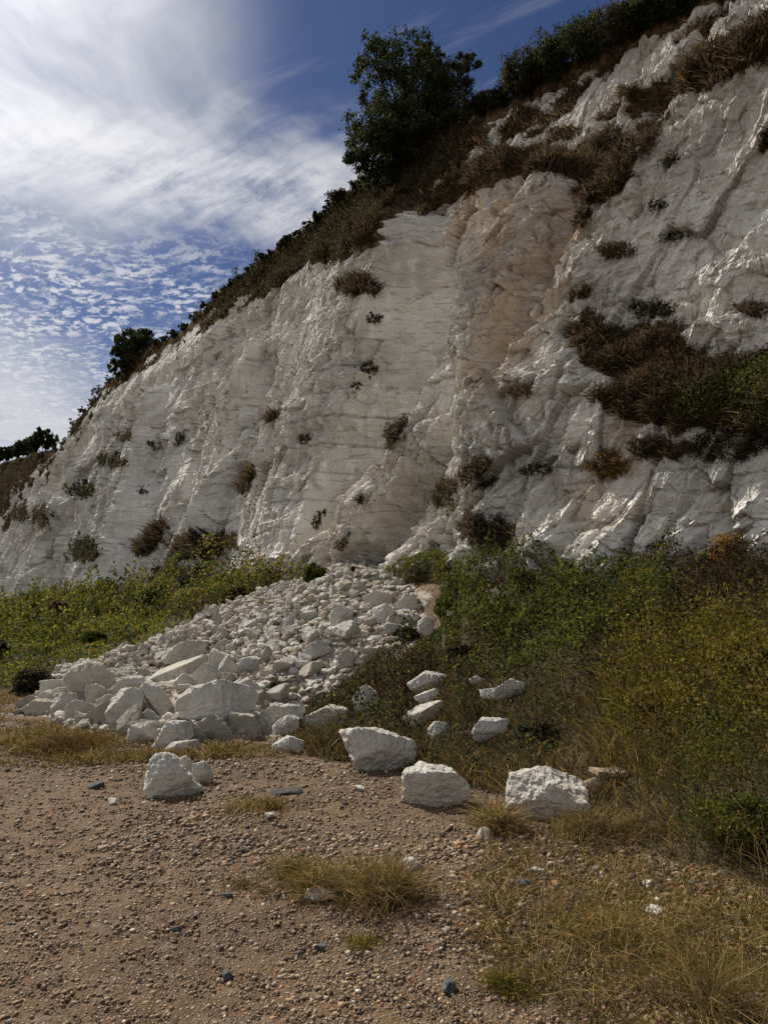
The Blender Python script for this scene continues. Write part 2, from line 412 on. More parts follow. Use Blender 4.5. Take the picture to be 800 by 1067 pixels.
def cliff_disp(u, z, su):
    """outward relief in metres on the plain slope"""
    wu = u+.30*fbm(u*.5, z*.35, o=4, seed=201); wz = z+.30*fbm(u*.5, z*.5, o=3, seed=202)
    mod = np.clip(.75+1.3*fbm(u*.28, z*.22, o=3, seed=209), .3, 1.35)
    d = -1.2+.8*fbm(wu*.16, wz*.07, o=2, seed=210)
    d = d+.34*fbm(wu*.6+wz*.14, wz*.11, o=3, seed=211, ridge=True)
    X, Y = xy(u, setback(u, z)); ppx, ppy = project(np.stack([X, Y, z], -1))
    crest_k = np.zeros(u.shape)
    for A, wl, wr, pl in RIDGES:
        q = uz(pl, A*.9-1.2); dd, side, par = line_d(u*.85+wu*.15, z*.85+wz*.15, q)
        w = np.where(side > 0, wr, wl)    # side > 0: larger u, farther along the cliff
        d = d+A*(.75+.25*par)*np.clip(1-dd/w, 0, 1)**1.05; crest_k = np.maximum(crest_k, np.exp(-(dd/.9)**2) if A > 1.7 else 0)
    for A, w, pl in GULL:
        q = uz(pl, -A*.6-1.); dd, side, par = line_d(wu, wz, q)
        d = d-A*np.exp(-(dd/w)**2)
    for A, fr_, wf_, fs_, fl_, pl in SPURS:
        q = uz(pl, A); dd, side, par = line_d(u*.9+wu*.1, z*.9+wz*.1, q)
        top = A+.18*fbm(u*.5, z*.5, o=3, seed=270)-np.clip((z-toe(u))/18-.75, 0, 1)*3
        Hh = top-np.where(side > 0, dd*fl_, np.minimum(dd, wf_)*fr_+np.clip(dd-wf_, 0, None)*fs_); a_, b_ = d, Hh
        h_ = np.clip(.5+(b_-a_)/.5, 0, 1); d = a_*(1-h_)+b_*h_+.12*h_*(1-h_)
        crest_k = np.maximum(crest_k, np.exp(-(dd/np.where(side > 0, .8, 1.6*A))**2))
    low = sstep(-50, 12, poly_sd(ppx, ppy, LOWR)+10*fbm(u*.7, z*.7, o=2, seed=5))
    d = d+.55*low
    # rills running down beside the spurs
    ru = u-RM*(z-12.)+.25*fbm(u*.6, z*.2, o=2, seed=262)
    d = d+.20*mod*fbm(ru*1.5, z*.12, o=4, seed=260, ridge=True)+.07*fbm(ru*4., z*.3, o=3, seed=261, ridge=True)*np.clip(1.6-3.2*su*4, 0, 1)
    # bedding: beds of uneven thickness, near level
    zz = z+.25*fbm(u*.09, z*.05, o=2, seed=220)+.06*u*.0
    k = np.clip(.62+1.2*fbm(u*.35, z*.35, o=3, seed=221), .15, 1.3)
    for s_, a_, sd_ in ((1.05, .14, 230), (2.6, .05, 231), (6.3, .010, 232)):
        q = zz*s_+.16*fbm(u*.35, z*.1, o=2, seed=sd_+7); fq = np.floor(q); t = q-fq
        bed = _r(fq.astype(np.int64), (np.floor(u*.11*s_+fq*.37)).astype(np.int64)*0, np.zeros_like(fq).astype(np.int64), sd_)
        bed2 = _r((fq+1).astype(np.int64), np.zeros_like(fq).astype(np.int64), np.zeros_like(fq).astype(np.int64), sd_)
        e = sstep(.8, 1., t)
        d = d+k*a_*((bed*(1-e)+bed2*e)*2-1)+k*a_*.5*(.5-t)*-1*.6
        d = d-k*a_*.5*np.exp(-((t-.92)/.07)**2)
    # broken facets
    fu = u*.8+wu*.2; fz = z*.8+wz*.2
    crack = np.zeros(u.shape)
    for s_, a_, sd_, ez in ((.42, .46, 240, .5), (1.0, .30, 241, .6), (2.3, .15, 242, .85), (5.2, .06, 243, 1.2)):
        rx, ry, rc, bx, by, f = cells(fu*s_+.28*fz*s_, fz*s_*ez-.05*fu*s_+.05*fbm(u*s_*3, z*s_*3, o=2, seed=sd_), seed=sd_)
        lod = np.clip(1.6-3.2*su*s_, 0, 1)*(1-.55*crest_k*(s_ < 2))
        d = d+lod*mod*a_*(rx*bx*1.6+ry*by*1.3+rc*.2)
        d = d-lod*mod*a_*.16*np.exp(-(f/.05)**2)
        if s_ < 3: crack = np.maximum(crack, np.exp(-(f/.03)**2)*(sstep(.05, .5, fbm(u*.8, z*.8, o=2, seed=sd_+3))))
    q = zz*1.05+.16*fbm(u*.35, z*.1, o=2, seed=237); t = q-np.floor(q)
    crack = np.maximum(crack, .8*np.exp(-((t-.92)/.035)**2)*sstep(-.05, .35, fbm(u*.5, z*.5, o=3, seed=239)))
    l2 = np.clip(1.5-3*su*4, 0, 1)
    d = d+.03*fbm(wu*1.6, wz*2.2, o=5, seed=250, ridge=True)+l2*.05*fbm(wu*4.5+wz, wz*4.5, o=4, seed=251, g=.7)
    return d, crack
# vegetation on the face, in photo pixels
VEG = {
 'ledge': [(588, 345), (600, 322), (612, 312), (640, 350), (690, 352), (760, 378), (800, 372), (1100, 360), (1100, 470), (830, 440), (760, 442), (700, 435), (655, 418), (625, 392), (598, 372)],
 'top_ledge': [(700, 88), (720, 65), (800, 22), (1100, -120), (1100, 0), (840, 52), (790, 72), (740, 97)],
 'brow': [(430, 215), (470, 186), (520, 160), (560, 152), (600, 160), (640, 138), (662, 150), (652, 192), (612, 215), (600, 184), (560, 176), (500, 192), (440, 226)],
}
BAND = [(-600, 700), (-200, 640), (0, 540), (60, 470), (115, 400), (165, 370), (205, 342), (260, 316), (300, 296), (330, 272), (365, 272), (400, 262), (410, 230), (440, 200), (480, 153), (500, 122), (540, 92), (600, 60), (680, 22), (800, -35), (1200, -205)]
TOPZONE = [(-2500, 1400), (-600, 700)]+BAND[1:]+[(3000, -900), (3000, -3000), (-2500, -3000)]
BLOTS = [  # (px, py, half-width px, half-height px, kind, label or None)
 (676, 323, 27, 8, 'dark', 'dark strip of weeds on the cliff face just above the wide overgrown ledge'),
 (606, 229, 11, 14, 'dark', 'small dark green shrub clinging at the top of the steep white spur'),
 (626, 204, 26, 13, 'brown', None), (640, 262, 22, 9, 'brown', 'rusty weed patch on the pale cliff below the brown brow'),
 (705, 247, 20, 7, 'dark', 'narrow dark weed mat on the bright white upper face'), (688, 216, 12, 6, 'dark', None),
 (798, 150, 9, 18, 'brown', 'dark shrub at the right margin of the upper cliff face'),
 (692, 471, 30, 12, 'brown', 'brown weed cushion on a low shelf beneath the overgrown ledge'),
 (762, 466, 40, 16, 'dark', 'straggly dark weed mat on the lowest rock shelf at right'),
 (636, 488, 18, 12, 'orange', 'orange-brown dry tuft beside the vertical crack in the lower cliff'),
 (463, 516, 17, 17, 'dark', 'round dark shrub low on the flank of the long spur'),
 (497, 494, 17, 15, 'dark', 'loose dark weeds just right of the round shrub on the spur'),
 (512, 558, 32, 22, 'brown', 'wide brown thicket against the cliff foot above the green bank'),
 (560, 491, 20, 6, 'dark', None), (412, 450, 12, 20, 'dark', 'upright dark tuft in the notch of the shorter spur'),
 (378, 300, 24, 11, 'brown', 'curved brown weed fringe hanging off the brow of the middle buttress'),
 (388, 333, 11, 6, 'dark', None), (384, 386, 10, 9, 'dark', None), (372, 403, 5, 8, 'dark', None),
 (258, 502, 9, 16, 'brown', 'reddish brown tuft in the crack of the middle buttress'),
 (160, 563, 13, 18, 'brown', 'rust brown bush growing out of the left buttress'),
 (208, 572, 28, 16, 'brown', 'brown scrub spread at the foot of the left buttress'),
 (180, 600, 20, 26, 'green', 'dark green creeper climbing the recess between the left buttresses'),
 (90, 574, 18, 13, 'dark', 'dark bush at the foot of the far left gully'),
 (46, 540, 18, 13, 'dark', None), (22, 536, 11, 11, 'dark', None), (84, 512, 18, 9, 'dark', None), (118, 482, 16, 7, 'dark', None),
 (448, 594, 34, 14, 'green', 'dark green bush at the cliff foot right beside the scree top'),
 (785, 325, 22, 12, 'brown', None), (330, 545, 6, 12, 'dark', None),
 (188, 458, 5, 8, 'brown', None), (160, 466, 9, 4, 'dark', None), (148, 512, 8, 4, 'dark', None),
 (283, 440, 5, 10, 'brown', None), (317, 458, 8, 5, 'dark', None), (357, 565, 5, 9, 'dark', None), (545, 408, 12, 6, 'brown', None),
 (375, 520, 6, 6, 'dark', None), (240, 565, 10, 9, 'brown', None), (130, 455, 10, 5, 'dark', None), (700, 170, 12, 4, 'dark', None), (735, 200, 10, 3, 'dark', None),
 (590, 140, 16, 7, 'brown', None), (550, 120, 18, 6, 'brown', None), (660, 100, 14, 7, 'brown', None), (500, 150, 14, 6, 'brown', None),
]
pxs = np.concatenate([np.linspace(-52, 860, 980, endpoint=False), np.linspace(860, 1000, 90)])
# u where the toe line crosses each image column
dx = (pxs-400)/F/ cp
Yt = (O2[0]+22*.707)/(dx+.7065); ucol = (Yt-22)/T2[1]
near = ucol[ucol < 24]; far = np.arange(134, 24, -.19); ucol = np.concatenate([np.linspace(420, 136, 50), far, near, np.linspace(ucol[-1]-.4, -60, 60)])
NZ = 620
wv = np.concatenate([np.linspace(-.12, 1., NZ), 1+np.array([.02, .05, .1, .2, .4, .8, 1.6, 3.2, 8., 20.])])
U, W = np.meshgrid(ucol, wv, indexing='ij')
Z0 = toe(U); ZC = crest(U)
Wc = np.clip(W, -.2, 1.)
Z = Z0+(ZC-Z0)*Wc
S = setback(U, Z)
over = np.clip(W-1, 0, None)
S = S+over*16; Zp = Z+over*.7
SU = np.abs(np.gradient(U, axis=0)); disp, crack = cliff_disp(U, Z, SU)
fade = sstep(1.04, .93, W)
up = sstep(.76, .9, W)          # relief turns from outward to upward near the crest
dh = disp*fade
So = S-dh*(1-.6*up); Zo = Zp+dh*(.12+.25*up)
Zo = np.where(W >= 1, Zo+.5*fbm(U*.25, W*3, o=3, seed=310), Zo)
X, Y = xy(U, So)
ppx, ppy = project(np.stack([X, Y, Zo], -1))
jit = 16*fbm(U*.5, Z*.9, o=4, seed=301, g=.6)
vg = sstep(-10, 8, poly_sd(ppx, ppy, TOPZONE)+1.7*jit)
jl = 34*fbm(X*1.1+Y*.8, Zo*1.3, o=4, seed=409, g=.62)
for k, p in VEG.items(): vg = np.maximum(vg, sstep(-6, 5, poly_sd(ppx, ppy, p)+(jl if k == 'ledge' else .9*jit)))
for (bx, by, bw, bh, kd, lb) in BLOTS:
    e = 1-np.sqrt(((ppx-bx)/bw)**2+((ppy-by)/bh)**2)+.06*jit
    vg = np.maximum(vg, .5*sstep(-.1, .6, e))
vg = np.where(W > .97, 1, vg)
# mottled brown wash on the upper right where chalk shows between weeds
MOT = [(480, 190), (520, 130), (600, 75), (700, 35), (900, -60), (1000, 0), (800, 60), (700, 120), (660, 200), (560, 190)]
vg = np.maximum(vg, .75*sstep(-20, 15, poly_sd(ppx, ppy, MOT)+jit)*sstep(.02, .28, fbm(U*.8, Z*1.6, o=4, seed=305)))
stain = np.maximum(sstep(-30, 10, poly_sd(ppx, ppy, [(480, 215), (590, 205), (602, 240), (560, 335), (520, 400), (490, 420), (505, 340), (520, 270), (470, 250)])+jit),
                   .6*sstep(-25, 10, poly_sd(ppx, ppy, [(640, 440), (660, 440), (665, 520), (640, 545), (600, 545), (600, 520)])+jit))
stain = np.maximum(stain, .4*sstep(-25, 5, poly_sd(ppx, ppy, [(300, 560), (420, 480), (480, 500), (440, 540), (405, 600), (300, 600)])+jit))
stain = np.maximum(stain, .22*sstep(.1, .5, fbm(U*.3, Z*.5, o=3, seed=306)))
CP = np.stack([X, Y, Zo], -1)
cliff = link('cliff', mesh('cliff', CP.reshape(-1, 3), grid_faces(*U.shape), dict(veg=vg.ravel(), stain=stain.ravel(), crack=(crack*(1-vg)).ravel()), False, M['cliff']), kind='structure')
# sampling arrays on the cliff surface
du = np.gradient(CP, axis=0); dw = np.gradient(CP, axis=1)
NRM = np.cross(du, dw); AREA = np.linalg.norm(NRM, axis=-1); NRM = NRM/(AREA[..., None]+1e-12)
if (NRM[..., 0]*-N2[0]+NRM[..., 1]*-N2[1]).mean() < 0: NRM = -NRM
CPX, CPY = project(CP)
VIS = (CPX > -140) & (CPX < 940) & (W < 1.06)
print('cliff done', CP.shape)
# ------------------------------------------------------------------ plants: leaves and blades as bulk meshes
PAL = {
 'green': [(.075, .095, .014), (.115, .13, .018), (.15, .15, .022), (.035, .048, .012)],
 'lush': [(.075, .10, .014), (.11, .135, .016), (.19, .19, .04), (.035, .05, .01), (.15, .14, .025)],
 'dark': [(.022, .030, .010), (.038, .042, .016), (.055, .045, .020), (.07, .05, .024)],
 'tree': [(.022, .030, .010), (.036, .046, .013), (.05, .06, .018)],
 'brown': [(.085, .052, .026), (.115, .070, .034), (.05, .036, .02), (.15, .10, .055), (.05, .05, .024)],
 'orange': [(.24, .13, .035), (.15, .08, .025), (.28, .18, .06)],
 'straw': [(.34, .22, .085), (.25, .15, .05), (.42, .30, .13), (.15, .09, .032), (.13, .12, .03)],
 'gold': [(.22, .18, .025), (.16, .145, .02), (.28, .22, .04), (.09, .09, .015), (.19, .11, .03)],
 'mid': [(.06, .055, .014), (.11, .07, .022), (.035, .04, .010), (.17, .11, .035)],
}
def pal(kind, n):
    p = np.array(PAL[kind]); c = p[rng.integers(0, len(p), n)]
    return c*rng.uniform(.55, 1.45, (n, 1))
def unit(v): return v/(np.linalg.norm(v, axis=-1, keepdims=True)+1e-9)
def leaves(P, Nn, size, col, flat=.6):
    n = len(P); size = np.broadcast_to(size, (n,))
    d = unit(Nn*flat+rng.normal(0, 1, (n, 3))*.55)
    a = unit(np.cross(d, rng.normal(0, 1, (n, 3)))); b_ = np.cross(d, a)
    L = (size*rng.uniform(.6, 1.3, n))[:, None]; Wd = L*rng.uniform(.45, .75, (n, 1))
    fold = d*L*.12
    V = np.stack([P-a*L*.5, P-b_*Wd*.5+fold+a*L*.05, P+a*L*.55, P+b_*Wd*.5+fold+a*L*.05], 1)
    Fc = np.arange(4*n).reshape(n, 4)
    Fc = np.concatenate([Fc[:, [0, 1, 2]], Fc[:, [0, 2, 3]]])
    return V.reshape(-1, 3), Fc, np.repeat(col, 4, 0)
def blades(P, length, width, col, up=(0, 0, 1), spread=.5, bend=.5):
    n = len(P); length = np.broadcast_to(length, (n,))*rng.uniform(.5, 1.25, n); width = np.broadcast_to(width, (n,))
    up = np.broadcast_to(np.asarray(up, float), (n, 3))
    d = unit(up+rng.normal(0, 1, (n, 3))*spread*np.array([1, 1, .35]))
    o = rng.normal(0, 1, (n, 3))*np.array([1, 1, .2]); o[:, 2] -= .45; o = unit(o)
    sd_ = unit(np.cross(d, rng.normal(0, 1, (n, 3))))*width[:, None]*.5
    L = length[:, None]
    m1 = P+d*L*.4+o*L*.05*bend; m2 = P+d*L*.72+o*L*.25*bend; tip = P+d*L*.92+o*L*.6*bend
    V = np.stack([P-sd_, P+sd_, m1-sd_*.85, m1+sd_*.85, m2-sd_*.6, m2+sd_*.6, tip], 1)
    b0 = (np.arange(n)*7)[:, None]
    Fc = np.concatenate([b0+np.array([[0, 1, 3]]), b0+np.array([[0, 3, 2]]), b0+np.array([[2, 3, 5]]), b0+np.array([[2, 5, 4]]), b0+np.array([[4, 5, 6]])])
    return V.reshape(-1, 3), Fc, np.repeat(col, 7, 0)
def join(parts):
    Vs, Fs, Cs = [], [], []; o = 0
    for v, f, c in parts:
        Vs.append(v); Fs.append(f+o); Cs.append(c); o += len(v)
    return np.concatenate(Vs), np.concatenate(Fs), np.concatenate(Cs)
def plant_mesh(name, parts, m='leaf', origin=None):
    V, Fc, Cc = join(parts)
    if origin is not None: V = V-np.asarray(origin)
    return mesh(name, V, Fc, dict(Col=Cc), False, M[m])
# --- patches on the cliff
def cliff_pick(sel, n):
    idx = np.flatnonzero(sel.ravel())
    if len(idx) == 0: return None, None
    w = AREA.ravel()[idx]/((CP.reshape(-1, 3)[idx]**2).sum(1)); idx = rng.choice(idx, n, p=w/w.sum())
    P = CP.reshape(-1, 3)[idx]+rng.normal(0, .03, (n, 3)); return P, NRM.reshape(-1, 3)[idx]
def pxsize(P): return np.linalg.norm(P-np.array([0, 0, CAMZ]), axis=-1)/737.
def patch(name, sel, kind, label, cat, group=None, dens=1.0, hgt=1.0, maxn=26000, kindlab=None):
    A = float(AREA[sel].sum())
    if A < .02: return None
    ps = float(np.median(pxsize(CP[sel])))
    n = int(np.clip(A/(ps*1.6)**2*2.4*dens, 160, maxn))
    P, Nn = cliff_pick(sel, n)
    lump = (.5+.5*fbm(P[:, 0]*1.6, P[:, 1]*1.6, P[:, 2]*1.6, o=3, seed=401))
    H = hgt*min(float(np.clip(ps*9, .14, .6)), .22*math.sqrt(A)); BL_ = min(float(np.clip(ps*10, .18, .7)), .38*math.sqrt(A))
    off = Nn*(H*lump*rng.uniform(0, 1, n))[:, None]+np.array([0, 0, 1])*(H*.5*rng.uniform(0, 1, n))[:, None]
    k2 = {'dark': 'dark', 'green': 'green', 'brown': 'brown', 'orange': 'orange'}[kind]
    c = pal(k2, n)
    if kind in ('brown', 'orange'):
        nb = n*2//3
        up = unit(Nn[:nb]*.7+np.array([0, 0, .7]))
        a = blades(P[:nb]+off[:nb]*.4, BL_*hgt, np.clip(ps*.9, .012, .05), c[:nb], up, .55, .9)
        b_ = leaves(P[nb:]+off[nb:], Nn[nb:], np.clip(ps*2.4, .05, .2), pal('dark' if kind == 'brown' else 'brown', n-nb))
        parts = [a, b_]
    else:
        parts = [leaves(P+off, Nn, np.clip(ps*2.2, .04, .2), c)]
        nb = n//5; parts.append(blades(P[:nb], BL_*.8*hgt, np.clip(ps*.9, .012, .05), pal('brown', nb), unit(Nn[:nb]+np.array([0, 0, .5])), .6, .9))
    org = P.mean(0)
    return link(name, plant_mesh(name, parts, 'leaf' if kind in ('dark', 'green') else 'grass', org), label=label, cat=cat, group=group, loc=org)
for (bx, by, bw, bh, kd, lb) in BLOTS:
    ex_ = (CPX-bx)+.5*(CPY-by)*(bh > bw); e = .85-np.sqrt((ex_/bw)**2+((CPY-by)/bh)**2)+.95*fbm(CP[..., 0]*1.9+CP[..., 2], CP[..., 2]*2.6, o=4, seed=402, g=.65)
    sel = VIS & (e > .05)
    if lb: patch('cliff_shrub', sel, kd, lb, 'shrub')
    else: patch('weed_tuft', sel, kd, {'dark': 'small dark tuft of weeds rooted in the bare chalk face', 'brown': 'small dry brown weed tuft rooted in the bare chalk face'}[kd], 'weed tuft', group={'dark': 'small dark weed tufts on the chalk face', 'brown': 'small brown weed tufts on the chalk face'}[kd])
jitC = 12*fbm(CP[..., 0]*.8, CP[..., 2]*.9, o=4, seed=403)
jitL = 34*fbm(CP[..., 0]*1.1+CP[..., 1]*.8, CP[..., 2]*1.3, o=4, seed=409, g=.62)
sdl = poly_sd(CPX, CPY, VEG['ledge'])+jitL
grn = poly_sd(CPX, CPY, [(690, 430), (740, 400), (800, 372), (1100, 340), (1100, 470), (830, 445), (760, 445)])
patch('ledge_scrub', VIS & (sdl > 0) & (grn < 0), 'brown', 'broad dark brown scrub covering the wide ledge across the right cliff face', 'scrub', maxn=34000, hgt=1.3)
patch('ledge_scrub', VIS & (sdl > 0) & (grn < 30), 'dark', 'dark leafy growth through the brown scrub of the wide ledge', 'scrub', maxn=12000, hgt=1.)
patch('ledge_bush', VIS & (sdl > -2) & (grn > 0), 'green', 'green bush at the right end of the wide overgrown ledge', 'bush', maxn=16000, hgt=1.5)
patch('ledge_grass', VIS & (poly_sd(CPX, CPY, VEG['top_ledge'])+.5*jitC > 0), 'brown', 'brown dry grass on the high ledge at upper right of the cliff', 'grass ledge', maxn=16000, hgt=1.1)
patch('brow_heather', VIS & (poly_sd(CPX, CPY, VEG['brow'])+.5*jitC > 0), 'brown', 'dry brown growth trailing along the brow above the stained gully', 'heather', maxn=20000)
# brown slope under the skyline: uncountable cover
sdt = poly_sd(CPX, CPY, TOPZONE)+1.7*16*fbm(U*.5, Z*.9, o=4, seed=301, g=.6)-3
sel = VIS & (sdt > 0)
P, Nn = cliff_pick(sel, 90000); ps = pxsize(P)
up = unit(Nn*.6+np.array([0, 0, .8])); kb = rng.random(len(P)) < .6
c = pal('brown', len(P))*.72; c[~kb] = pal('dark', (~kb).sum())
hn = (.6+.8*np.clip(fbm(P[:, 0]*.6, P[:, 1]*.6, P[:, 2]*.6, o=3, seed=404), -.5, 1))
pa = blades(P[kb], np.clip(ps*9, .2, 1.)[kb]*hn[kb], np.clip(ps*.9, .015, .09)[kb], c[kb], up[kb], .5, .9)
pb = leaves(P[~kb]+Nn[~kb]*(rng.uniform(0, 1, (~kb).sum())*.5*hn[~kb])[:, None], Nn[~kb], np.clip(ps*2.6, .08, .3)[~kb], c[~kb])
link('slope_heath', plant_mesh('slope_heath', [pa, pb], 'grass'), label='brown heath and dry grass on the slope under the cliff top', cat='heath', kind='stuff')
sel = VIS & (poly_sd(CPX, CPY, MOT)+jitC > 0) & (vg > .35)
P, Nn = cliff_pick(sel, 22000); ps = pxsize(P); up = unit(Nn*.7+np.array([0, 0, .6]))
link('cliff_grass', plant_mesh('cliff_grass', [blades(P, np.clip(ps*8, .15, .6), np.clip(ps*.9, .012, .05), pal('brown', len(P)), up, .6, .9)], 'grass'), label='thin dry grass between chalk patches on the upper cliff', cat='grass', kind='stuff')
# --- bushes along the crest
def bush_parts(c, r, n, size, kind, squash=.8, seed=0, fill=.45):
    """several lobes of leaf clumps, hollow towards the middle"""
    r_ = np.random.default_rng(seed)
    nl = 7; lc = unit(r_.normal(0, 1, (nl, 3)))*r*.5*r_.uniform(.4, 1.1, (nl, 1)); lc[:, 2] = np.abs(lc[:, 2])*.9
    lr = r*r_.uniform(.38, .62, nl)
    cl = max(20, n//28)
    k = r_.integers(0, nl, cl); d = unit(r_.normal(0, 1, (cl, 3)))
    cc = lc[k]+d*(lr[k]*r_.uniform(fill, 1.05, cl)**.6)[:, None]
    q = r_.integers(0, cl, n); P = cc[q]+r_.normal(0, 1, (n, 3))*r*.075
    P = P*np.array([1, 1, squash]); Nn = unit(P+np.array([0, 0, .3]))
    shade = r_.uniform(.7, 1.3, cl)[q][:, None]
    return leaves(P+np.asarray(c), Nn, size, pal(kind, n)*shade)
def crest_point(px, py_off=0):
    m = np.argmin(np.abs(np.interp(px, [s[0] for s in SKY], [s[1] for s in SKY])-0))
    col = np.argmin(np.abs(CPX[:, NZ-1]-px)+np.where(CPX[:, NZ-1] < -500, 1e5, 0)); return CP[col, NZ-1], col
i = 0; x = 60.
crest_list = []
while x < 870:
    r_px = rng.uniform(6, 10) if x < 345 else rng.uniform(13, 20) if x > 490 else rng.uniform(12, 18)
    if x > 560: r_px = rng.uniform(22, 32)
    crest_list.append((x, r_px)); x += r_px*(1.1 if x > 345 else 1.2)
for j, (x, rp) in enumerate(crest_list):
    P0, col = crest_point(x); ps = float(pxsize(P0)); r = rp*ps
    n = int(np.clip(rp*rp*9, 600, 6500)); loc = P0+np.array([0, 0, r*.1])
    if x > 490: loc = loc-np.array([N2[0], N2[1], 0])*r*.35-np.array([0, 0, r*.15])
    V, Fc, Cc = bush_parts((0, 0, 0), r, n, np.clip(ps*2.2, .07, .16), 'tree' if j % 3 else 'dark', .85, 500+j)
    g = 'low bushes along the far cliff top' if x < 345 else 'thick bushes along the near cliff top'
    link('clifftop_bush', mesh('clifftop_bush', V, Fc, dict(Col=Cc), False, M['leaf']), label='low dark bush in the thin fringe on the far cliff top' if x < 345 else 'dense dark green bush in the hedge along the near cliff top', cat='bush', group=g, loc=loc)
# --- trees: trunk, limbs, crown
def tube(pts, rad, k=7):
    pts = np.array(pts, float); n = len(pts); V = []; d = np.gradient(pts, axis=0); d = unit(d)
    a = unit(np.cross(d, np.array([.3, 1, .2]))); b_ = np.cross(d, a)
    an = np.linspace(0, 2*math.pi, k, endpoint=False)
    for i in range(n): V.append(pts[i]+(np.cos(an)[:, None]*a[i]+np.sin(an)[:, None]*b_[i])*rad[i])
    V = np.concatenate(V); Fc = []
    for i in range(n-1):
        for j in range(k): Fc.append([i*k+j, i*k+(j+1) % k, (i+1)*k+(j+1) % k, (i+1)*k+j])
    return V, np.array(Fc)
def tree(base_px, blobs, label, cat, n, kind='tree', sink=.3, rtrunk=.16, leafk=2.3, back=1.2, seed=1, group=None):
    r_ = np.random.default_rng(seed)
    P0, col = crest_point(base_px); base = P0+np.array([N2[0], N2[1], 0])*back-np.array([0, 0, sink])
    D = float(np.hypot(base[0], base[1])); root = bpy.data.objects.new(cat.replace(' ', '_'), None); C.objects.link(root)
    root.location = base; root['label'] = label; root['category'] = cat
    if group: root['group'] = group
    right = unit(np.array([base[1], -base[0], 0.])); fwd = unit(np.array([base[0], base[1], 0.]))
    cs = []
    for (bx, by, br) in blobs:
        d = ray(bx, by); t = D/np.hypot(d[0], d[1]); P = np.array([0, 0, CAMZ])+d*t; ps = t/737
        cs.append((P+fwd*r_.uniform(-1, 1)*br*ps*1.0-base, br*ps))
    tv, tf = [], []; o = 0
    def addt(p, r):
        nonlocal o
        v, f = tube(p, r); tv.append(v); tf.append(f+o); o += len(v)
    cen = np.mean([c_[0] for c_ in cs], 0); fork = cen*np.array([.5, .5, .28])
    addt([np.zeros(3), fork*.5+r_.normal(0, .08, 3), fork], [rtrunk, rtrunk*.85, rtrunk*.7])
    for c_, r in cs:
        mid = (fork+c_)/2+r_.normal(0, .15, 3)*r
        addt([fork, (fork+mid)/2+r_.normal(0, .05, 3), mid, c_, c_+unit(c_-fork)*r*.7], [rtrunk*.55, rtrunk*.42, rtrunk*.32, rtrunk*.2, .015])
        for q in range(5):
            e = c_+unit(r_.normal(0, 1, 3))*r*.95
            addt([mid*.4+c_*.6, (c_+e)/2+r_.normal(0, .06, 3), e], [rtrunk*.16, rtrunk*.1, .01])
    link('trunk', mesh('trunk', np.concatenate(tv), np.concatenate(tf), None, True, M['bark']), parent=root)
    parts = []; tot = sum(r*r for _, r in cs); ps = D/737
    for c_, r in cs:
        m = int(n*r*r/tot); cl = max(20, m//55)
        d = unit(r_.normal(0, 1, (cl, 3))); cc = c_+d*(r*r_.uniform(.2, 1.25, cl)**.6)[:, None]
        q = r_.integers(0, cl, m); P = cc[q]+r_.normal(0, 1, (m, 3))*np.clip(r*.10, .05, .22)
        parts.append(leaves(P, unit(P-c_+np.array([0, 0, .4])), ps*leafk, pal(kind, m)*r_.uniform(.7, 1.35, cl)[q][:, None]))
    link('crown', plant_mesh('crown', parts), parent=root)
    return root
tree(428, [(395, 82, 21), (428, 70, 25), (462, 84, 21), (484, 80, 13), (447, 62, 12), (410, 105, 24), (440, 112, 26), (468, 105, 18), (377, 99, 6), (384, 138, 22), (412, 140, 28), (450, 138, 26), (374, 165, 14), (400, 165, 25), (435, 160, 26), (475, 125, 18), (385, 182, 14), (398, 55, 8)],
     'large dark leafy tree standing alone on the cliff top skyline', 'tree', 42000, sink=1.2, back=.2, seed=11, leafk=3.2)
tree(138, [(130, 358, 10), (143, 352, 11), (153, 357, 9), (138, 368, 15), (127, 374, 10), (123, 384, 8), (150, 368, 11)],
     'small round dark tree on the far cliff top left of the tall tree', 'tree', 14000, sink=.6, back=.3, seed=12, leafk=2.4)
for j, (bx, bl) in enumerate([(44, [(38, 460, 8), (46, 456, 8), (54, 462, 6)]), (22, [(20, 468, 6), (28, 465, 7)]), (4, [(2, 474, 6), (10, 472, 5)])]):
    tree(bx, bl, ['dark bush clump topping the far headland', 'low dark bush left of the headland clump', 'small dark bush at the left margin on the far headland'][j], 'bush', 6000, sink=.5, back=0, seed=20+j, leafk=2.2, rtrunk=.12)
for j, (bx, y0, h) in enumerate([(246, 272, 1.3), (267, 258, 1.1), (330, 215, .5)]):
    P0, col = crest_point(bx); pts = [(0, 0, 0), (.05, 0, h*.5), (-.03, 0, h)]
    root = bpy.data.objects.new('sapling', None); C.objects.link(root); root.location = P0
    root['label'] = ['thin sapling poking above the far cliff top fringe', 'slender twiggy sapling nearer the middle of the cliff top fringe', 'tiny sapling on the cliff top just left of the big tree'][j]; root['category'] = 'sapling'
    v, f = tube(pts, [.03, .02, .01]); link('trunk', mesh('trunk', v, f, None, True, M['bark']), parent=root)
    Pq = np.array([[rng.normal(0, .16), rng.normal(0, .16), rng.uniform(.3, 1)*h] for _ in range(90)])
    link('crown', plant_mesh('crown', [leaves(Pq, np.tile([0, 0, 1.], (90, 1)), .12, pal('tree', 90))]), parent=root)
print('crest done')
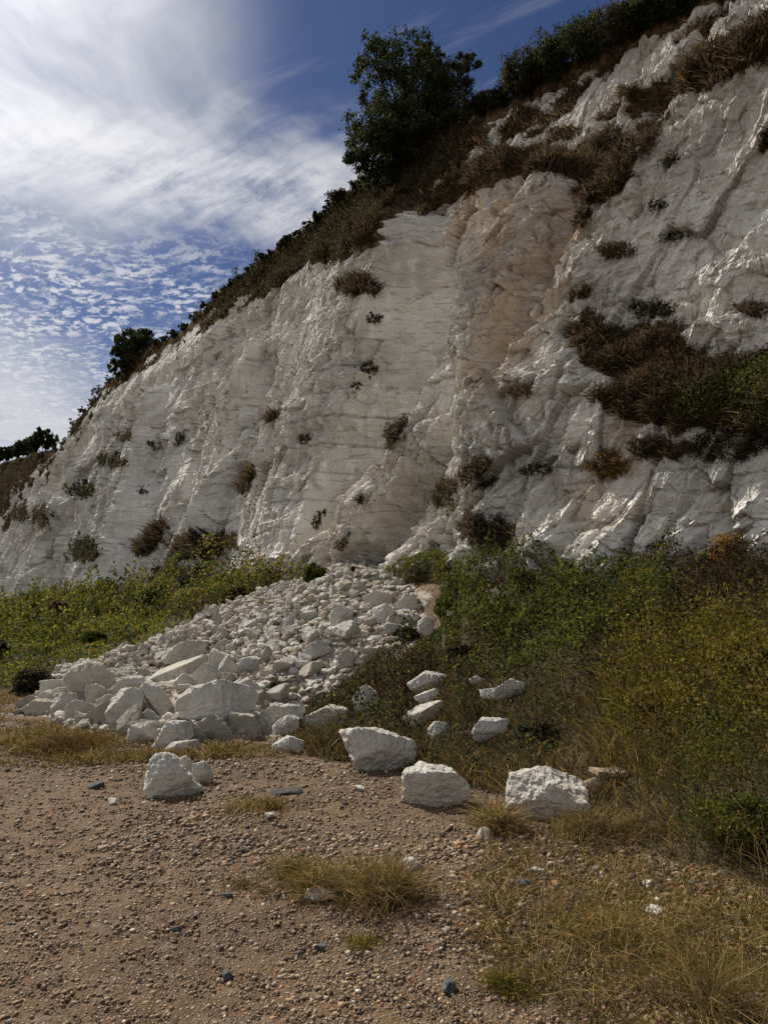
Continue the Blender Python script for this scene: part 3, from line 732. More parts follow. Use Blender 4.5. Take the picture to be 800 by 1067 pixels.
# ------------------------------------------------------------------ rocks
def rock_from_planes(planes, sub, scale, seed, rough=.05, p=14, bumpf=2.6):
    V, Fc = ICO[sub]; D = V
    a = np.zeros(len(D))
    for n_, h in planes:
        k = np.clip(D@np.asarray(n_)/h, 0, None); a = a+k**p
    p_ = p
    r = a**(-1/p); P = D*r[:, None]
    o = seed*3.7
    sz = float(np.abs(P).max())
    q = P/sz*bumpf
    n1 = fbm(q[:, 0]+o, q[:, 1], q[:, 2], o=5, seed=seed, g=.55); n2 = fbm(q[:, 0]*2.2+o, q[:, 1]*2.2, q[:, 2]*2.2, o=3, seed=seed+3, ridge=True)
    n3 = fbm(q[:, 0]*5+o, q[:, 1]*5, q[:, 2]*5, o=3, seed=seed+8)
    P = P*(1+rough*1.2*n1+rough*.9*n2+rough*.45*n3)[:, None]
    return P*scale, Fc
def gen_planes(seed, ax=(1, .8, .7)):
    r_ = np.random.default_rng(seed); pl = []
    n = int(r_.integers(6, 11)); ax = np.array(ax)
    for i in range(n):
        v = unit(r_.normal(0, 1, 3)); h = np.linalg.norm(v*ax)*r_.uniform(.5, .9); pl.append((v, h))
    for v in np.vstack([np.eye(3), -np.eye(3)]): pl.append((unit(v+r_.normal(0, .12, 3)), float(np.abs(v)@ax)))
    return pl
def sil_rock(name, poly, label, sub=5, seed=1, group=None, rough=.085, depth=.85, base=None, matk='chalk', sink=.03, cat='boulder', tone=0., dist=None, p=44):
    poly = np.array(poly, float); x0, x1 = poly[:, 0].min(), poly[:, 0].max(); y0, y1 = poly[:, 1].min(), poly[:, 1].max()
    cx = (x0+x1)/2; cy = (y0+y1)/2; by = base or y1
    Hp = hit(cx, by-1, G) if dist is None else None
    D = dist or np.linalg.norm(Hp-np.array([0, 0, CAMZ]))
    w_ = (x1-x0)/F*D
    dep = min(w_, (x1-x0+y1-y0)/2/F*D)*depth
    Dc = D+dep*.35
    d = ray(cx, cy); fwd_d = d; Pc = np.array([0, 0, CAMZ])+d*Dc
    s_ = Dc/F*np.cos(math.atan((cx-400)/F))
    s_ = Dc/F/np.linalg.norm([(cx-400)/F, (533.5-cy)/F, 1])*1.0
    s_ = s_
    right = unit(np.array([d[1], -d[0], 0])); fw = unit(np.array([d[0], d[1], 0])); upv = np.array([0, 0, 1.])
    r_ = np.random.default_rng(seed)
    pts = np.stack([(poly[:, 0]-cx)*s_, -(poly[:, 1]-cy)*s_], 1)
    area = 0.
    for i in range(len(pts)):
        a = pts[i]; b_ = pts[(i+1) % len(pts)]; area += a[0]*b_[1]-a[1]*b_[0]
    if area < 0: pts = pts[::-1]
    pl = []
    for i in range(len(pts)):
        a = pts[i]; b_ = pts[(i+1) % len(pts)]; e = b_-a; L = np.hypot(*e)
        if L < 1e-4: continue
        nn = np.array([e[1], -e[0]])/L; h = float(nn@a)
        if h < .02: h = .02
        ty = r_.uniform(-.3, .3); v = unit(np.array([nn[0], ty, nn[1]])); pl.append((v, h*1.03/math.sqrt(1+ty*ty)*(1+abs(ty)*.45)))
    hd = dep/2
    hw = (x1-x0)/2*s_; hh = (y1-y0)/2*s_
    for sg in (-1, 1):
        for q in range(4):
            v = unit(np.array([r_.uniform(-.8, .8), sg, r_.uniform(-.55, .8)])); pl.append((v, np.linalg.norm(v*np.array([hw, hd, hh]))*r_.uniform(.72, .95)))
        v = unit(np.array([r_.uniform(-.2, .2), sg, r_.uniform(-.1, .3)])); pl.append((v, hd))
    P, Fc = rock_from_planes(pl, sub, 1., seed, rough, p)
    Wp = P[:, :1]*right+P[:, 1:2]*fw+P[:, 2:]*upv
    zoff = Pc.copy()
    lo = Wp[:, 2].min()+zoff[2]; gz = float(G(np.array([Pc[0]]), np.array([Pc[1]]))[0])
    if lo > gz-sink and dist is None:   # stretch the hidden underside down into the ground
        m = np.clip(-Wp[:, 2]/abs(Wp[:, 2].min()), 0, 1); Wp[:, 2] -= m*(lo-gz+sink)
    o = link(name, mesh(name, Wp, Fc, dict(tone=np.full(len(Wp), tone)), sub < 5, M[matk]), label=label, cat=cat, group=group, loc=zoff)
    return o, zoff, max(hw, hh)
Z4 = lambda L: [(20+a/3.636, 660+b/3.636) for a, b in L]
Z1 = lambda L: [(a/2, 560+b/2) for a, b in L]
Z2 = lambda L: [(300+a/2, 560+b/2) for a, b in L]
BL = [
 (Z4([(187, 165), (205, 135), (262, 108), (290, 115), (330, 160), (352, 190), (345, 230), (300, 262), (240, 252), (205, 215)]), 'largest tan weathered boulder rising at the back of the pile above the left end', 0.5, 725),
 (Z4([(100, 160), (155, 158), (156, 178), (104, 180)]), 'small flat chalk slab lying on top of the leftmost blocks', .1, 717),
 (Z4([(92, 180), (185, 178), (192, 200), (150, 215), (90, 222)]), 'square white block directly under the small flat slab', .0, 724),
 (Z4([(80, 240), (100, 222), (165, 222), (160, 250), (90, 258)]), 'wedge of chalk in front of the square white block at the left end', .2, 732),
 (Z4([(130, 280), (160, 235), (215, 232), (215, 260), (190, 290), (140, 308)]), 'pale lopsided boulder in front of the largest tan boulder', .3, None),
 (Z4([(178, 318), (185, 280), (215, 255), (285, 280), (290, 300), (240, 332)]), 'dark-sided low boulder at the front left foot of the pile', .6, None),
 (Z4([(25, 280), (60, 255), (130, 262), (128, 300), (50, 305)]), 'flat brownish boulder at the far left tip of the rock pile', .8, None),
 (Z4([(352, 270), (400, 220), (440, 207), (465, 235), (455, 300), (430, 350), (375, 345), (350, 310)]), 'tall tilted white boulder with a shadowed gap at its right', .0, None),
 (Z4([(258, 200), (300, 195), (340, 220), (300, 270), (262, 262)]), 'small tan block leaning on the front of the largest tan boulder', .5, 734),
 (Z4([(300, 250), (330, 235), (362, 240), (360, 300), (320, 312), (300, 290)]), 'rounded grey boulder between the tan boulder and the tall tilted one', .5, 746),
 (Z4([(462, 215), (480, 190), (530, 205), (570, 255), (600, 300), (560, 302), (510, 278)]), 'triangular leaning slab over the dark hollow in the pile', .3, 747),
 (Z1([(378, 335), (400, 318), (450, 305), (500, 312), (526, 330), (522, 350), (505, 372), (450, 379), (400, 370), (380, 355)]), 'biggest long flat-topped white boulder in the middle of the pile front', .1, None),
 (Z4([(415, 395), (430, 350), (510, 345), (518, 375), (515, 420), (430, 417)]), 'squarish white block standing just in front of the pile beside the split boulder', .1, None),
 (Z4([(515, 425), (545, 370), (562, 335), (600, 338), (650, 345), (657, 380), (640, 408), (545, 437)]), 'angular white upper half of the split boulder before the pile', .0, 781),
 (Z4([(560, 435), (600, 412), (665, 406), (682, 430), (660, 453), (580, 457)]), 'low grey stone tucked under the angular split boulder', .5, None),
 (Z4([(487, 565), (495, 520), (520, 470), (565, 463), (600, 480), (640, 530), (688, 585), (670, 602), (600, 627), (540, 622), (500, 600)]), 'large peaked white boulder alone on the gravel in the left foreground', .1, None),
 (Z4([(598, 482), (630, 465), (655, 495), (664, 545), (640, 555), (600, 540)]), 'narrow upright stone hidden behind the peaked foreground boulder', .2, 812),
 (Z4([(660, 495), (700, 490), (725, 520), (730, 560), (700, 574), (668, 560)]), 'small rounded stone at the right side of the peaked foreground boulder', .3, None),
 (Z4([(552, 95), (580, 60), (660, 30), (700, 40), (700, 75), (640, 102), (570, 114)]), 'broad pale slab on the back ridge of the pile', .4, None),
 (Z4([(495, 175), (560, 135), (690, 85), (702, 110), (600, 162), (520, 192)]), 'long sloping slab lying diagonally across the upper pile', .4, None),
 (Z4([(650, 170), (700, 125), (745, 122), (762, 160), (722, 197), (670, 207)]), 'chunky white block right below the long diagonal slab', .1, None),
 (Z4([(597, 175), (620, 155), (655, 165), (655, 205), (625, 222), (600, 208)]), 'small round white stone left of the chunky block in the pile', .2, None),
 (Z4([(705, 95), (740, 68), (790, 85), (796, 120), (760, 150), (715, 130)]), 'tan block on the pile behind the chunky white block', .5, None),
 (Z4([(365, 200), (385, 170), (455, 168), (462, 200), (400, 225)]), 'grey block wedged behind the tall tilted boulder', .4, 726),
 (Z1([(540, 375), (580, 350), (625, 355), (625, 378), (580, 402), (548, 402)]), 'white block at the right front foot of the scree', .1, None),
 (Z1([(578, 387), (600, 372), (622, 378), (621, 411), (580, 414)]), 'small cube of chalk just below the block at the scree foot', .2, None),
 (Z1([(570, 432), (600, 415), (628, 425), (631, 441), (590, 451), (572, 446)]), 'small white stone lying on the grass edge below the scree', .0, None),
 (Z1([(638, 375), (680, 355), (722, 362), (714, 392), (660, 407), (642, 397)]), 'tan half-buried boulder in the grass right of the scree foot', .6, None),
 (Z1([(738, 335), (765, 312), (785, 325), (790, 350), (770, 371), (743, 362)]), 'upright pale boulder standing in dark grass below the scree', .3, None),
 (Z2([(124, 400), (165, 396), (190, 404), (255, 402), (262, 440), (250, 470), (205, 489), (150, 472), (130, 440)]), 'large square-topped boulder at the grass edge in the middle', .2, None),
 (Z2([(250, 490), (290, 480), (330, 484), (362, 508), (366, 545), (345, 563), (280, 567), (248, 547)]), 'bright white rounded block on the gravel near the middle', -.3, None),
 (Z2([(462, 545), (475, 500), (510, 488), (550, 497), (612, 527), (612, 565), (560, 592), (500, 593), (460, 577)]), 'large grey-white boulder with dry grass round it at centre right', .3, None),
 (Z2([(388, 407), (405, 380), (455, 383), (461, 400), (430, 422), (393, 419)]), 'flat bright white rock lying in the weeds of the bank', -.3, None),
 (Z2([(294, 400), (308, 387), (330, 390), (339, 408), (320, 421), (297, 415)]), 'fist-shaped pale stone in the grass behind the square-topped boulder', .2, None),
 (Z2([(430, 320), (465, 297), (490, 305), (496, 325), (450, 337)]), 'bright wedge-shaped boulder in the bank vegetation', -.1, None),
 (Z2([(400, 319), (432, 315), (447, 335), (410, 337)]), 'small flat stone touching the left of the bright wedge', .1, None),
 (Z2([(380, 296), (394, 289), (409, 298), (403, 311), (384, 309)]), 'little pale stone above the weeds near the bank middle', .2, None),
 (Z2([(250, 304), (285, 284), (327, 290), (320, 305), (260, 319)]), 'topmost tan slab of three stacked up the grassy bank', .5, None),
 (Z2([(265, 331), (305, 316), (318, 334), (285, 347)]), 'middle white stone of the three up the grassy bank', .1, None),
 (Z2([(247, 373), (290, 348), (322, 345), (318, 363), (255, 389)]), 'lowest flat boulder of the three up the grassy bank', .3, None),
 (Z2([(158, 125), (185, 111), (215, 118), (212, 145), (170, 150)]), 'tan boulder high on the scree near its top', .5, None),
 (Z2([(225, 140), (245, 120), (268, 135), (260, 157), (232, 157)]), 'pale block at the upper right edge of the scree', .2, None),
 (Z2([(88, 165), (108, 142), (132, 150), (128, 180), (92, 187)]), 'square block in the middle of the upper scree', .3, None),
 (Z2([(180, 150), (205, 140), (223, 155), (210, 180), (182, 178)]), 'white block below the tan boulder on the upper scree', .1, None),
 (Z2([(272, 178), (288, 164), (302, 175), (298, 207), (275, 200)]), 'upright stone at the right edge of the scree by the green bank', .1, None),
 (Z2([(330, 154), (349, 151), (351, 166), (333, 168)]), 'small bright chip of chalk lying in the green bank', -.2, None),
 (Z2([(413, 114), (435, 108), (450, 122), (445, 137), (420, 130)]), 'grey chalk lump on the bank below the cliff foot', .4, None),
]
placed = []
for i, (poly, lab, tone, base) in enumerate(BL):
    w = max(p[0] for p in poly)-min(p[0] for p in poly)
    o, c_, r = sil_rock('chalk_boulder', poly, lab, 5 if w > 18 else 4, 40+i, base=base, tone=max(0, tone))
    placed.append((c_, r))
# slab and board by the grey-white boulder
sil_rock('stone_slab', Z2([(600, 517), (640, 502), (652, 514), (641, 532), (605, 533)]), 'brown stained slab behind the right end of the big grey-white boulder', 4, 301, matk='slab', cat='slab', base=834)
# pale board beside it
def box_mesh(name, dims, m, seed=0):
    import bmesh
    bm = bmesh.new(); bmesh.ops.create_cube(bm, size=1)
    bmesh.ops.subdivide_edges(bm, edges=bm.edges[:], cuts=7, use_grid_fill=True)
    r_ = random.Random(seed)
    for v in bm.verts:
        v.co = Vector((v.co.x*dims[0], v.co.y*dims[1], v.co.z*dims[2]))
        k = vnoise(np.array([v.co.x*9.]), np.array([v.co.y*9.+v.co.z*5]), seed=seed)[0]
        v.co.z += k*dims[2]*.35; v.co.y += k*dims[1]*.12
    me = bpy.data.meshes.new(name); bm.to_mesh(me); bm.free(); me.materials.append(m); return me
q = hit(638, 818, G)
o = link('driftwood_board', box_mesh('driftwood_board', (.32, .13, .035), M['slab'], 4), label='short flat pale board lying in grass right of the stained slab', cat='board', loc=q+np.array([0, .1, .09])); o.rotation_euler = (.1, .1, .35)
# small named stones on the gravel
def small_stone(px, py, wpx, label, matk='chalk', seed=1, cat='stone', sq=.75):
    q = hit(px, py, G); D = np.linalg.norm(q-np.array([0, 0, CAMZ])); r = wpx/F*D/2
    P, Fc = rock_from_planes(gen_planes(seed), 4, 1., seed, .05, 20)
    P = P*np.array([1.1, .95, sq])*r*1.12
    o = link(label and ('flint_stone' if matk == 'flint' else 'chalk_stone'), mesh('stone', P, Fc, dict(tone=np.zeros(len(P))), True, M[matk]), label=label, cat=cat, loc=q+np.array([0, r*.6, r*sq*.55]))
    o.rotation_euler = (0, 0, seed)
    placed.append((q, r))
SM = [(331, 941, 20, 'white chalk stone at the front foot of the large dry grass tuft', 'chalk'), (283, 854, 14, 'small white stone lying on the gravel left of the grass tuft', 'chalk'),
 (375, 825, 11, 'tiny white stone on gravel in front of the square-topped boulder', 'chalk'), (236, 1021, 11, 'dark rounded flint on the gravel at bottom left centre', 'flint'),
 (469, 1034, 15, 'grey flint half sunk in gravel at bottom centre', 'flint'), (687, 958, 17, 'white chalk lump in the straw grass at lower right', 'chalk'),
 (561, 912, 12, 'small pale stone between straw tufts below the grey-white boulder', 'chalk'), (432, 908, 20, 'flat chalk scrap in thin grass right of the large tuft', 'chalk'),
 (548, 925, 12, 'dark flint in the grass below the grey-white boulder', 'flint'), (334, 990, 9, 'grey stone on gravel below the white stone by the tuft', 'flint'),
 (96, 822, 12, 'dark flint on gravel left of the peaked boulder', 'flint'), (116, 838, 10, 'small white pebble on gravel left of the peaked boulder', 'chalk'),
 (183, 972, 9, 'small dark flint on the open gravel at left', 'flint'), (505, 873, 18, 'chalk scrap on gravel just left of the grey-white boulder foot', 'chalk'),
 (680, 925, 12, 'grey chip at the foot of the green bank at lower right', 'chalk'), (237, 936, 9, 'dark flint chip left of the white stone by the tuft', 'flint')]
for i, (a, b_, w, lab, mk) in enumerate(SM): small_stone(a, b_, w, lab, mk, 60+i, sq=.7)
# charred driftwood lump
q = hit(299, 826, G)
P, Fc = rock_from_planes(gen_planes(333, (1, .6, .45)), 4, 1., 333, .16, 14)
P = P*np.array([.22, .15, .085])
link('charred_driftwood', mesh('charred_driftwood', P, Fc, None, True, M['wood']), label='blackened flat scrap of driftwood on the gravel right of the peaked boulder', cat='driftwood', loc=q+np.array([0, 0, .0]))
# scree: the largest as things, the rest as rubble
protos = []
for k in range(14):
    P, Fc = rock_from_planes(gen_planes(700+k, (1, rng.uniform(.7, .95), rng.uniform(.5, .8))), 4, 1., 700+k, .06, 36)
    protos.append((P, Fc))
pm = [mesh('chalk_rock', P, Fc, dict(tone=np.full(len(P), .24*(k % 5))), False, M['chalk']) for k, (P, Fc) in enumerate(protos)]
def scree_points(n):
    xs = [p[0] for p in SXY]; ys = [p[1] for p in SXY]; out = np.zeros((0, 2))
    while len(out) < n:
        q = np.stack([rng.uniform(min(xs), max(xs), n*2), rng.uniform(min(ys), max(ys), n*2)], 1)
        q = q[scree_mask(q[:, 0], q[:, 1]) > .0]; out = np.concatenate([out, q])
    return out[:n]
cand = scree_points(1500); cnt = 0; acc = []
pc = np.array([c_[:2] for c_, r in placed]); pr = np.array([r for c_, r in placed])
rad = np.clip(.065*rng.pareto(1.7, 1500)+.05, .05, .21)
order = np.argsort(-rad)
for i in order:
    X_, Y_ = cand[i]; r = rad[i]
    dist_ap = np.hypot(X_, Y_-22)
    if dist_ap < 5 and r > .16: r *= .6
    if Y_ > 14: r = min(r*.8, .15)
    if acc and np.min(np.hypot(*(np.array([a[:2] for a in acc])-[X_, Y_]).T)-np.array([a[2] for a in acc])*.75) < r*.75: continue
    if np.min(np.hypot(*(pc-[X_, Y_]).T)-pr*1.0) < r*.5: continue
    acc.append((X_, Y_, r)); cnt += 1
    if cnt >= 240: break
for k, (X_, Y_, r) in enumerate(acc):
    z = float(G(np.array([X_]), np.array([Y_]))[0])
    big = r > .16
    o = link('chalk_rock', pm[k % len(pm)], label='mid-sized white chalk rock lying loose in the scree' if big else 'fist-sized white chalk lump lying loose in the scree', cat='rock', group='mid-sized chalk rocks of the scree' if big else 'small chalk lumps of the scree', loc=(X_, Y_, z+r*.3))
    o.rotation_euler = (rng.uniform(-.7, .7), rng.uniform(-.7, .7), rng.uniform(0, 6.28)); o.scale = (r*1.1,)*3
def rubble(n, pts, rfun, tmpl, cols=None, sinkf=.3, flat=.75):
    """many small stones in one mesh"""
    V0 = [t[0] for t in tmpl]; Fc0 = tmpl[0][1]; nv = len(V0[0])
    z = G(pts[:, 0], pts[:, 1]); r = rfun
    k = rng.integers(0, len(tmpl), n); base = np.stack(V0)[k]
    a = rng.uniform(0, 6.283, n); b_ = rng.normal(0, .4, n); sc_ = rng.uniform(.7, 1.3, (n, 1, 3)); sc_[:, :, 2] *= flat
    base = base*sc_
    ca, sa, cb, sb = np.cos(a)[:, None], np.sin(a)[:, None], np.cos(b_)[:, None], np.sin(b_)[:, None]
    x, y, zz = base[..., 0], base[..., 1], base[..., 2]
    y, zz = y*cb-zz*sb, y*sb+zz*cb
    x, y = x*ca-y*sa, x*sa+y*ca
    V = np.stack([x, y, zz], -1)*r[:, None, None]
    V[..., 0] += pts[:, 0, None]; V[..., 1] += pts[:, 1, None]; V[..., 2] += (z+r*sinkf)[:, None]
    Fc = (Fc0[None]+(np.arange(n)*nv)[:, None, None]).reshape(-1, 3)
    return V.reshape(-1, 3), Fc, nv
T2_ = [rock_from_planes(gen_planes(800+k), 2, 1., 800+k, .03, 40) for k in range(10)]
n = 12500; pts = scree_points(n); near_b = np.zeros(n, bool)
for c_, r_b in placed: near_b |= np.hypot(pts[:, 0]-c_[0], pts[:, 1]-c_[1]) < r_b*.95
pts = pts[~near_b]; n = len(pts)
r = np.clip(.012+.030*rng.pareto(1.5, n), .012, .13)*np.where(pts[:, 1] > 17, .9, 1.)
V, Fc, nv = rubble(n, pts, r, T2_)
ext = rng.uniform(0, 1.4, n)**1.5
link('chalk_rubble', mesh('chalk_rubble', V, Fc, dict(tone=np.repeat(ext, nv)), False, M['chalk']), label='loose white chalk rubble filling the scree between the rocks', cat='rubble', kind='stuff')
# chips fallen past the foot of the scree
n = 900; a = rng.uniform(0, 1, n); pts = np.stack([rng.uniform(-5.5, 1.2, n), rng.uniform(7.2, 12.5, n)], 1)
sdd = scree_mask(pts[:, 0], pts[:, 1]); keep = (sdd < .1) & (rng.random(n) < np.exp(sdd*1.1)); pts = pts[keep]; n = len(pts)
V, Fc, nv = rubble(n, pts, np.clip(.010+.012*rng.pareto(2, n), .008, .05), T2_)
link('chalk_chips', mesh('chalk_chips', V, Fc, dict(tone=np.repeat(rng.uniform(0, .6, n), nv)), False, M['chalk']), label='scattered small chalk chips on the gravel before the rock pile', cat='chips', kind='stuff')
# pebbles
T1 = []
for k in range(10):
    V0, F0 = ICO[2] if False else ICO[1]
    r_ = np.random.default_rng(900+k); T1.append((V0*(1+r_.uniform(-.22, .22, (len(V0), 1)))*np.array([1, r_.uniform(.65, .95), r_.uniform(.45, .75)]), F0))
n = 390000
rq = 2.3*(26/2.3)**(rng.random(n)**1.35); aq = np.radians(rng.uniform(-42, 40, n)); pts = np.stack([rq*np.sin(aq), rq*np.cos(aq)], 1)
pz = G(pts[:, 0], pts[:, 1]); bm_ = bankmask(pts[:, 0], pts[:, 1], pz); clump = fbm(pts[:, 0]*1.3, pts[:, 1]*1.3, o=3, seed=950)
keep = (rng.random(n) > bm_*1.2) & (rng.random(n) < .95+.7*clump) & (scree_mask(pts[:, 0], pts[:, 1]) < .2); pts = pts[keep]; n = len(pts)
dd = np.hypot(pts[:, 0], pts[:, 1])
r = np.clip((.0034+.0038*rng.pareto(2.1, n)), .0035, .022)*np.clip(dd/4.5, .72, 1.15)*(.8+.5*sstep(-.3, .4, fbm(pts[:, 0]*.7, pts[:, 1]*.7, o=3, seed=951)))
V, Fc, nv = rubble(n, pts, r, T1, sinkf=.25, flat=.9)
pcx = np.array([(.30, .205, .125), (.22, .15, .10), (.38, .29, .19), (.17, .13, .10), (.45, .39, .31), (.10, .09, .08), (.34, .20, .11), (.66, .62, .56)])
ci = rng.choice(len(pcx), n, p=[.25, .21, .19, .11, .08, .06, .08, .02]); cc = pcx[ci]*rng.uniform(.5, 1.1, (n, 1))*np.array([.97, .88, .78])
link('pebbles', mesh('pebbles', V, Fc, dict(Col=np.repeat(cc, nv, 0)), True, M['pebble']), label='loose brown and grey pebbles covering the beach gravel', cat='pebbles', kind='stuff')
print('rocks done', cnt)
# ------------------------------------------------------------------ bank vegetation
def zone(px, py, poly, soft=12, jit_=0): return sstep(-soft, soft, poly_sd(px, py, poly)+jit_)
LUSH = [(420, 650), (470, 620), (520, 600), (600, 575), (700, 590), (720, 640), (690, 690), (600, 720), (520, 715), (470, 690), (420, 690)]
GOLD = [(640, 690), (720, 660), (820, 650), (1400, 700), (1400, 1000), (820, 830), (700, 830), (620, 800)]
GRNR = [(705, 850), (760, 815), (830, 800), (1300, 850), (1300, 1060), (800, 925), (720, 905)]
BRN = [(500, 580), (640, 540), (800, 555), (1500, 480), (1500, 720), (820, 645), (720, 650), (690, 600), (600, 580), (520, 600)]
DRK = [(300, 770), (340, 720), (420, 685), (560, 720), (600, 760), (560, 830), (480, 818), (400, 800)]
def samp_bank(n, umin, umax):
    u = rng.uniform(umin, umax, n); s = rng.uniform(-13, .4, n); X_, Y_ = xy(u, s)
    Z_ = G(X_, Y_); px, py = project(np.stack([X_, Y_, Z_], -1))
    m = (Y_ > 1) & (px > -260) & (px < 1150); return X_[m], Y_[m], Z_[m], px[m], py[m]
def rock_clear(X_, Y_, k=.85):
    m = np.ones(len(X_), bool)
    for c_, r in placed: m &= np.hypot(X_-c_[0], Y_-c_[1]) > r*k
    return m
# right bank -----------------------------------------------------------
X_, Y_, Z_, px, py = samp_bank(640000, -19, 3)
bm_ = bankmask(X_, Y_, Z_); sdd = scree_mask(X_, Y_)
# (points sampled also on the front part where the bank runs out onto the gravel)
j_ = 14*fbm(X_*1.2, Y_*1.2, o=3, seed=601)
zl = zone(px, py, LUSH, 10, j_); zg = zone(px, py, GOLD, 14, j_); zr = zone(px, py, GRNR, 6, j_); zb = zone(px, py, BRN, 12, j_); zd = zone(px, py, DRK, 12, j_)
lump = .5+.62*fbm(X_*1.15, Y_*1.15, o=3, seed=602); lump = np.clip(lump, 0, 1); lump2 = .5+.5*fbm(X_*2.6, Y_*2.6, o=2, seed=603)
zcl = sstep(-2.2, -.3, us(X_, Y_)[1])
can = (.16+.35*zcl+.85*zl+.60*zg+.50*zr+.50*zb+.34*zd)*(.15+1.5*lump**1.4)*(.45+.9*lump2)
dist = np.hypot(X_, Y_); ps = dist/737
right_ok = (px > 280) & (bm_ > .5) & (sdd < .15) & rock_clear(X_, Y_, .9)
front = np.ones(len(X_), bool)
for c_, r in placed:   # keep what stands in front of a boulder low
    dc = np.hypot(c_[0], c_[1]); ang = np.abs(np.arctan2(X_, Y_)-np.arctan2(c_[0], c_[1]))
    m = (dist < dc) & (dist > dc-1.3) & (ang < (r*1.35)/dc); can = np.where(m, np.minimum(can, .05), can)
wleaf = np.clip(zl+.55*zg+zr+.30*zb+.55*zd, 0, 1)
# density falls with distance squared so that the cover in the picture is even
acc_p = np.clip((ps*1.0)**-2/((.0085)**-2), 0, 1)
eq = np.clip(.35+.65*(8/dist)**1.5, 0, 1)
ml = right_ok & (rng.random(len(X_)) < wleaf*1.05*eq); idx = np.flatnonzero(ml)[:190000]; print('leaves', len(idx))
def bank_mesh(idx, kindpick, name, label, cat, sizek=3.3):
    m = len(idx); hf = 1-rng.random(m)**2*.75
    P = np.stack([X_[idx], Y_[idx], Z_[idx]+can[idx]*hf], -1)
    col = kindpick(idx, m)
    out = Vector((-N2[0]*.5, -N2[1]*.5, .9)).normalized()
    return leaves(P, np.tile(np.array(out[:]), (m, 1)), np.clip(ps[idx]*sizek, .022, .06), col, .35)
def kp(idx, m):
    c = pal('lush', m)*1.1; g_ = rng.random(m) < zg[idx]; c[g_] = pal('gold', g_.sum()); b2 = rng.random(m) < np.maximum(zb[idx]*.9, zd[idx]*.6)*(1-zr[idx]); c[b2] = pal('mid', b2.sum())
    b3 = rng.random(m) < .55*zd[idx]*(1-zl[idx]); c[b3] = pal('dark', b3.sum())*1.5; b4 = rng.random(m) < .35*zb[idx]; c[b4] = pal('brown', b4.sum())
    tone = .72+.6*vnoise(X_[idx]*3, Y_[idx]*3, seed=611)[:, None]*.5
    return c*tone*.9
L1 = bank_mesh(idx, kp, '', '', '', 3.9)
link('bramble_cover', plant_mesh('bramble_cover', [L1]), label='tangled green and yellowish bramble cover on the right bank', cat='brambles', kind='stuff')
wgr = np.clip(1-zl*.85-zr*.6-.2*zg, .1, 1)
mg = right_ok & (rng.random(len(X_)) < wgr*.5*eq); idx = np.flatnonzero(mg)[:110000]; print('blades', len(idx))
m = len(idx); col = pal('mid', m); a_ = rng.random(m) < .5*zb[idx]+.15; col[a_] = pal('brown', a_.sum()); a_ = rng.random(m) < .45*zg[idx]; col[a_] = pal('gold', a_.sum()); a_ = rng.random(m) < .28*sstep(760, 830, py[idx])*(1-zr[idx]); col[a_] = pal('straw', a_.sum())
P = np.stack([X_[idx], Y_[idx], Z_[idx]-.01], -1)
B1 = blades(P, (.10+.55*can[idx]+.12*lump[idx]), np.clip(ps[idx]*.75, .004, .014), col, (-.2, -.1, 1), .4, .9)
link('bank_grass', plant_mesh('bank_grass', [B1], 'grass'), label='rough brown and olive grass growing over the right bank', cat='grass', kind='stuff')
# left bank ---------------------------------------------------------------
u = -4+84*rng.random(420000)**1.7; s = rng.uniform(-13, .6, len(u)); X_, Y_ = xy(u, s); Z_ = G(X_, Y_); px, py = project(np.stack([X_, Y_, Z_], -1))
bm_ = gmask(BANK_L, X_, Y_, Z_, amp=4, soft=4)
m = (px > -200) & (px < 402) & (bm_ > .5) & (scree_mask(X_, Y_) < .1); X_, Y_, Z_, px, py = X_[m], Y_[m], Z_[m], px[m], py[m]
dist = np.hypot(X_, Y_); ps = dist/737; lump = np.clip(.5+.75*fbm(X_*.42, Y_*.42, o=3, seed=620), 0, 1); lump2 = .5+.5*fbm(X_*1.6, Y_*1.6, o=2, seed=621)
can = np.clip(3.6*(lump**1.7)*lump2-.1, .06, 2.2)*np.clip((py-600)/60+.4, .5, 1)*sstep(.0, .5, Z_)+.08
br = zone(px, py, [(100, 640), (130, 598), (260, 600), (300, 575), (345, 580), (300, 615), (240, 632), (180, 640)], 8, 10*fbm(X_*.6, Y_*.6, o=3, seed=622))
nL = min(len(X_), 150000); idx = rng.choice(len(X_), nL, replace=False); hf = 1-rng.random(nL)**2*.7
P = np.stack([X_[idx], Y_[idx], Z_[idx]+can[idx]*hf], -1); c = pal('green', nL)*1.15; a_ = rng.random(nL) < .55*br[idx]; c[a_] = pal('brown', a_.sum())
a_ = rng.random(nL) < .30; c[a_] = pal('gold', a_.sum())
c = c*(.9+.45*vnoise(X_[idx]*1.5, Y_[idx]*1.5, seed=625)[:, None])
LL = leaves(P, np.tile(unit(np.array([[-.3, -.5, .8]])), (nL, 1)), np.clip(ps[idx]*3.5, .05, .2), c, .6)
ib = np.flatnonzero(br > .4); ib = rng.choice(ib, min(9000, len(ib)), replace=False)
BB = blades(np.stack([X_[ib], Y_[ib], Z_[ib]], -1), .5, np.clip(ps[ib]*.8, .015, .05), pal('brown', len(ib)), (0, 0, 1), .4, .8)
link('creeper_cover', plant_mesh('creeper_cover', [LL, BB]), label='bright green creeper and brambles covering the left bank below the cliff', cat='creepers', kind='stuff')
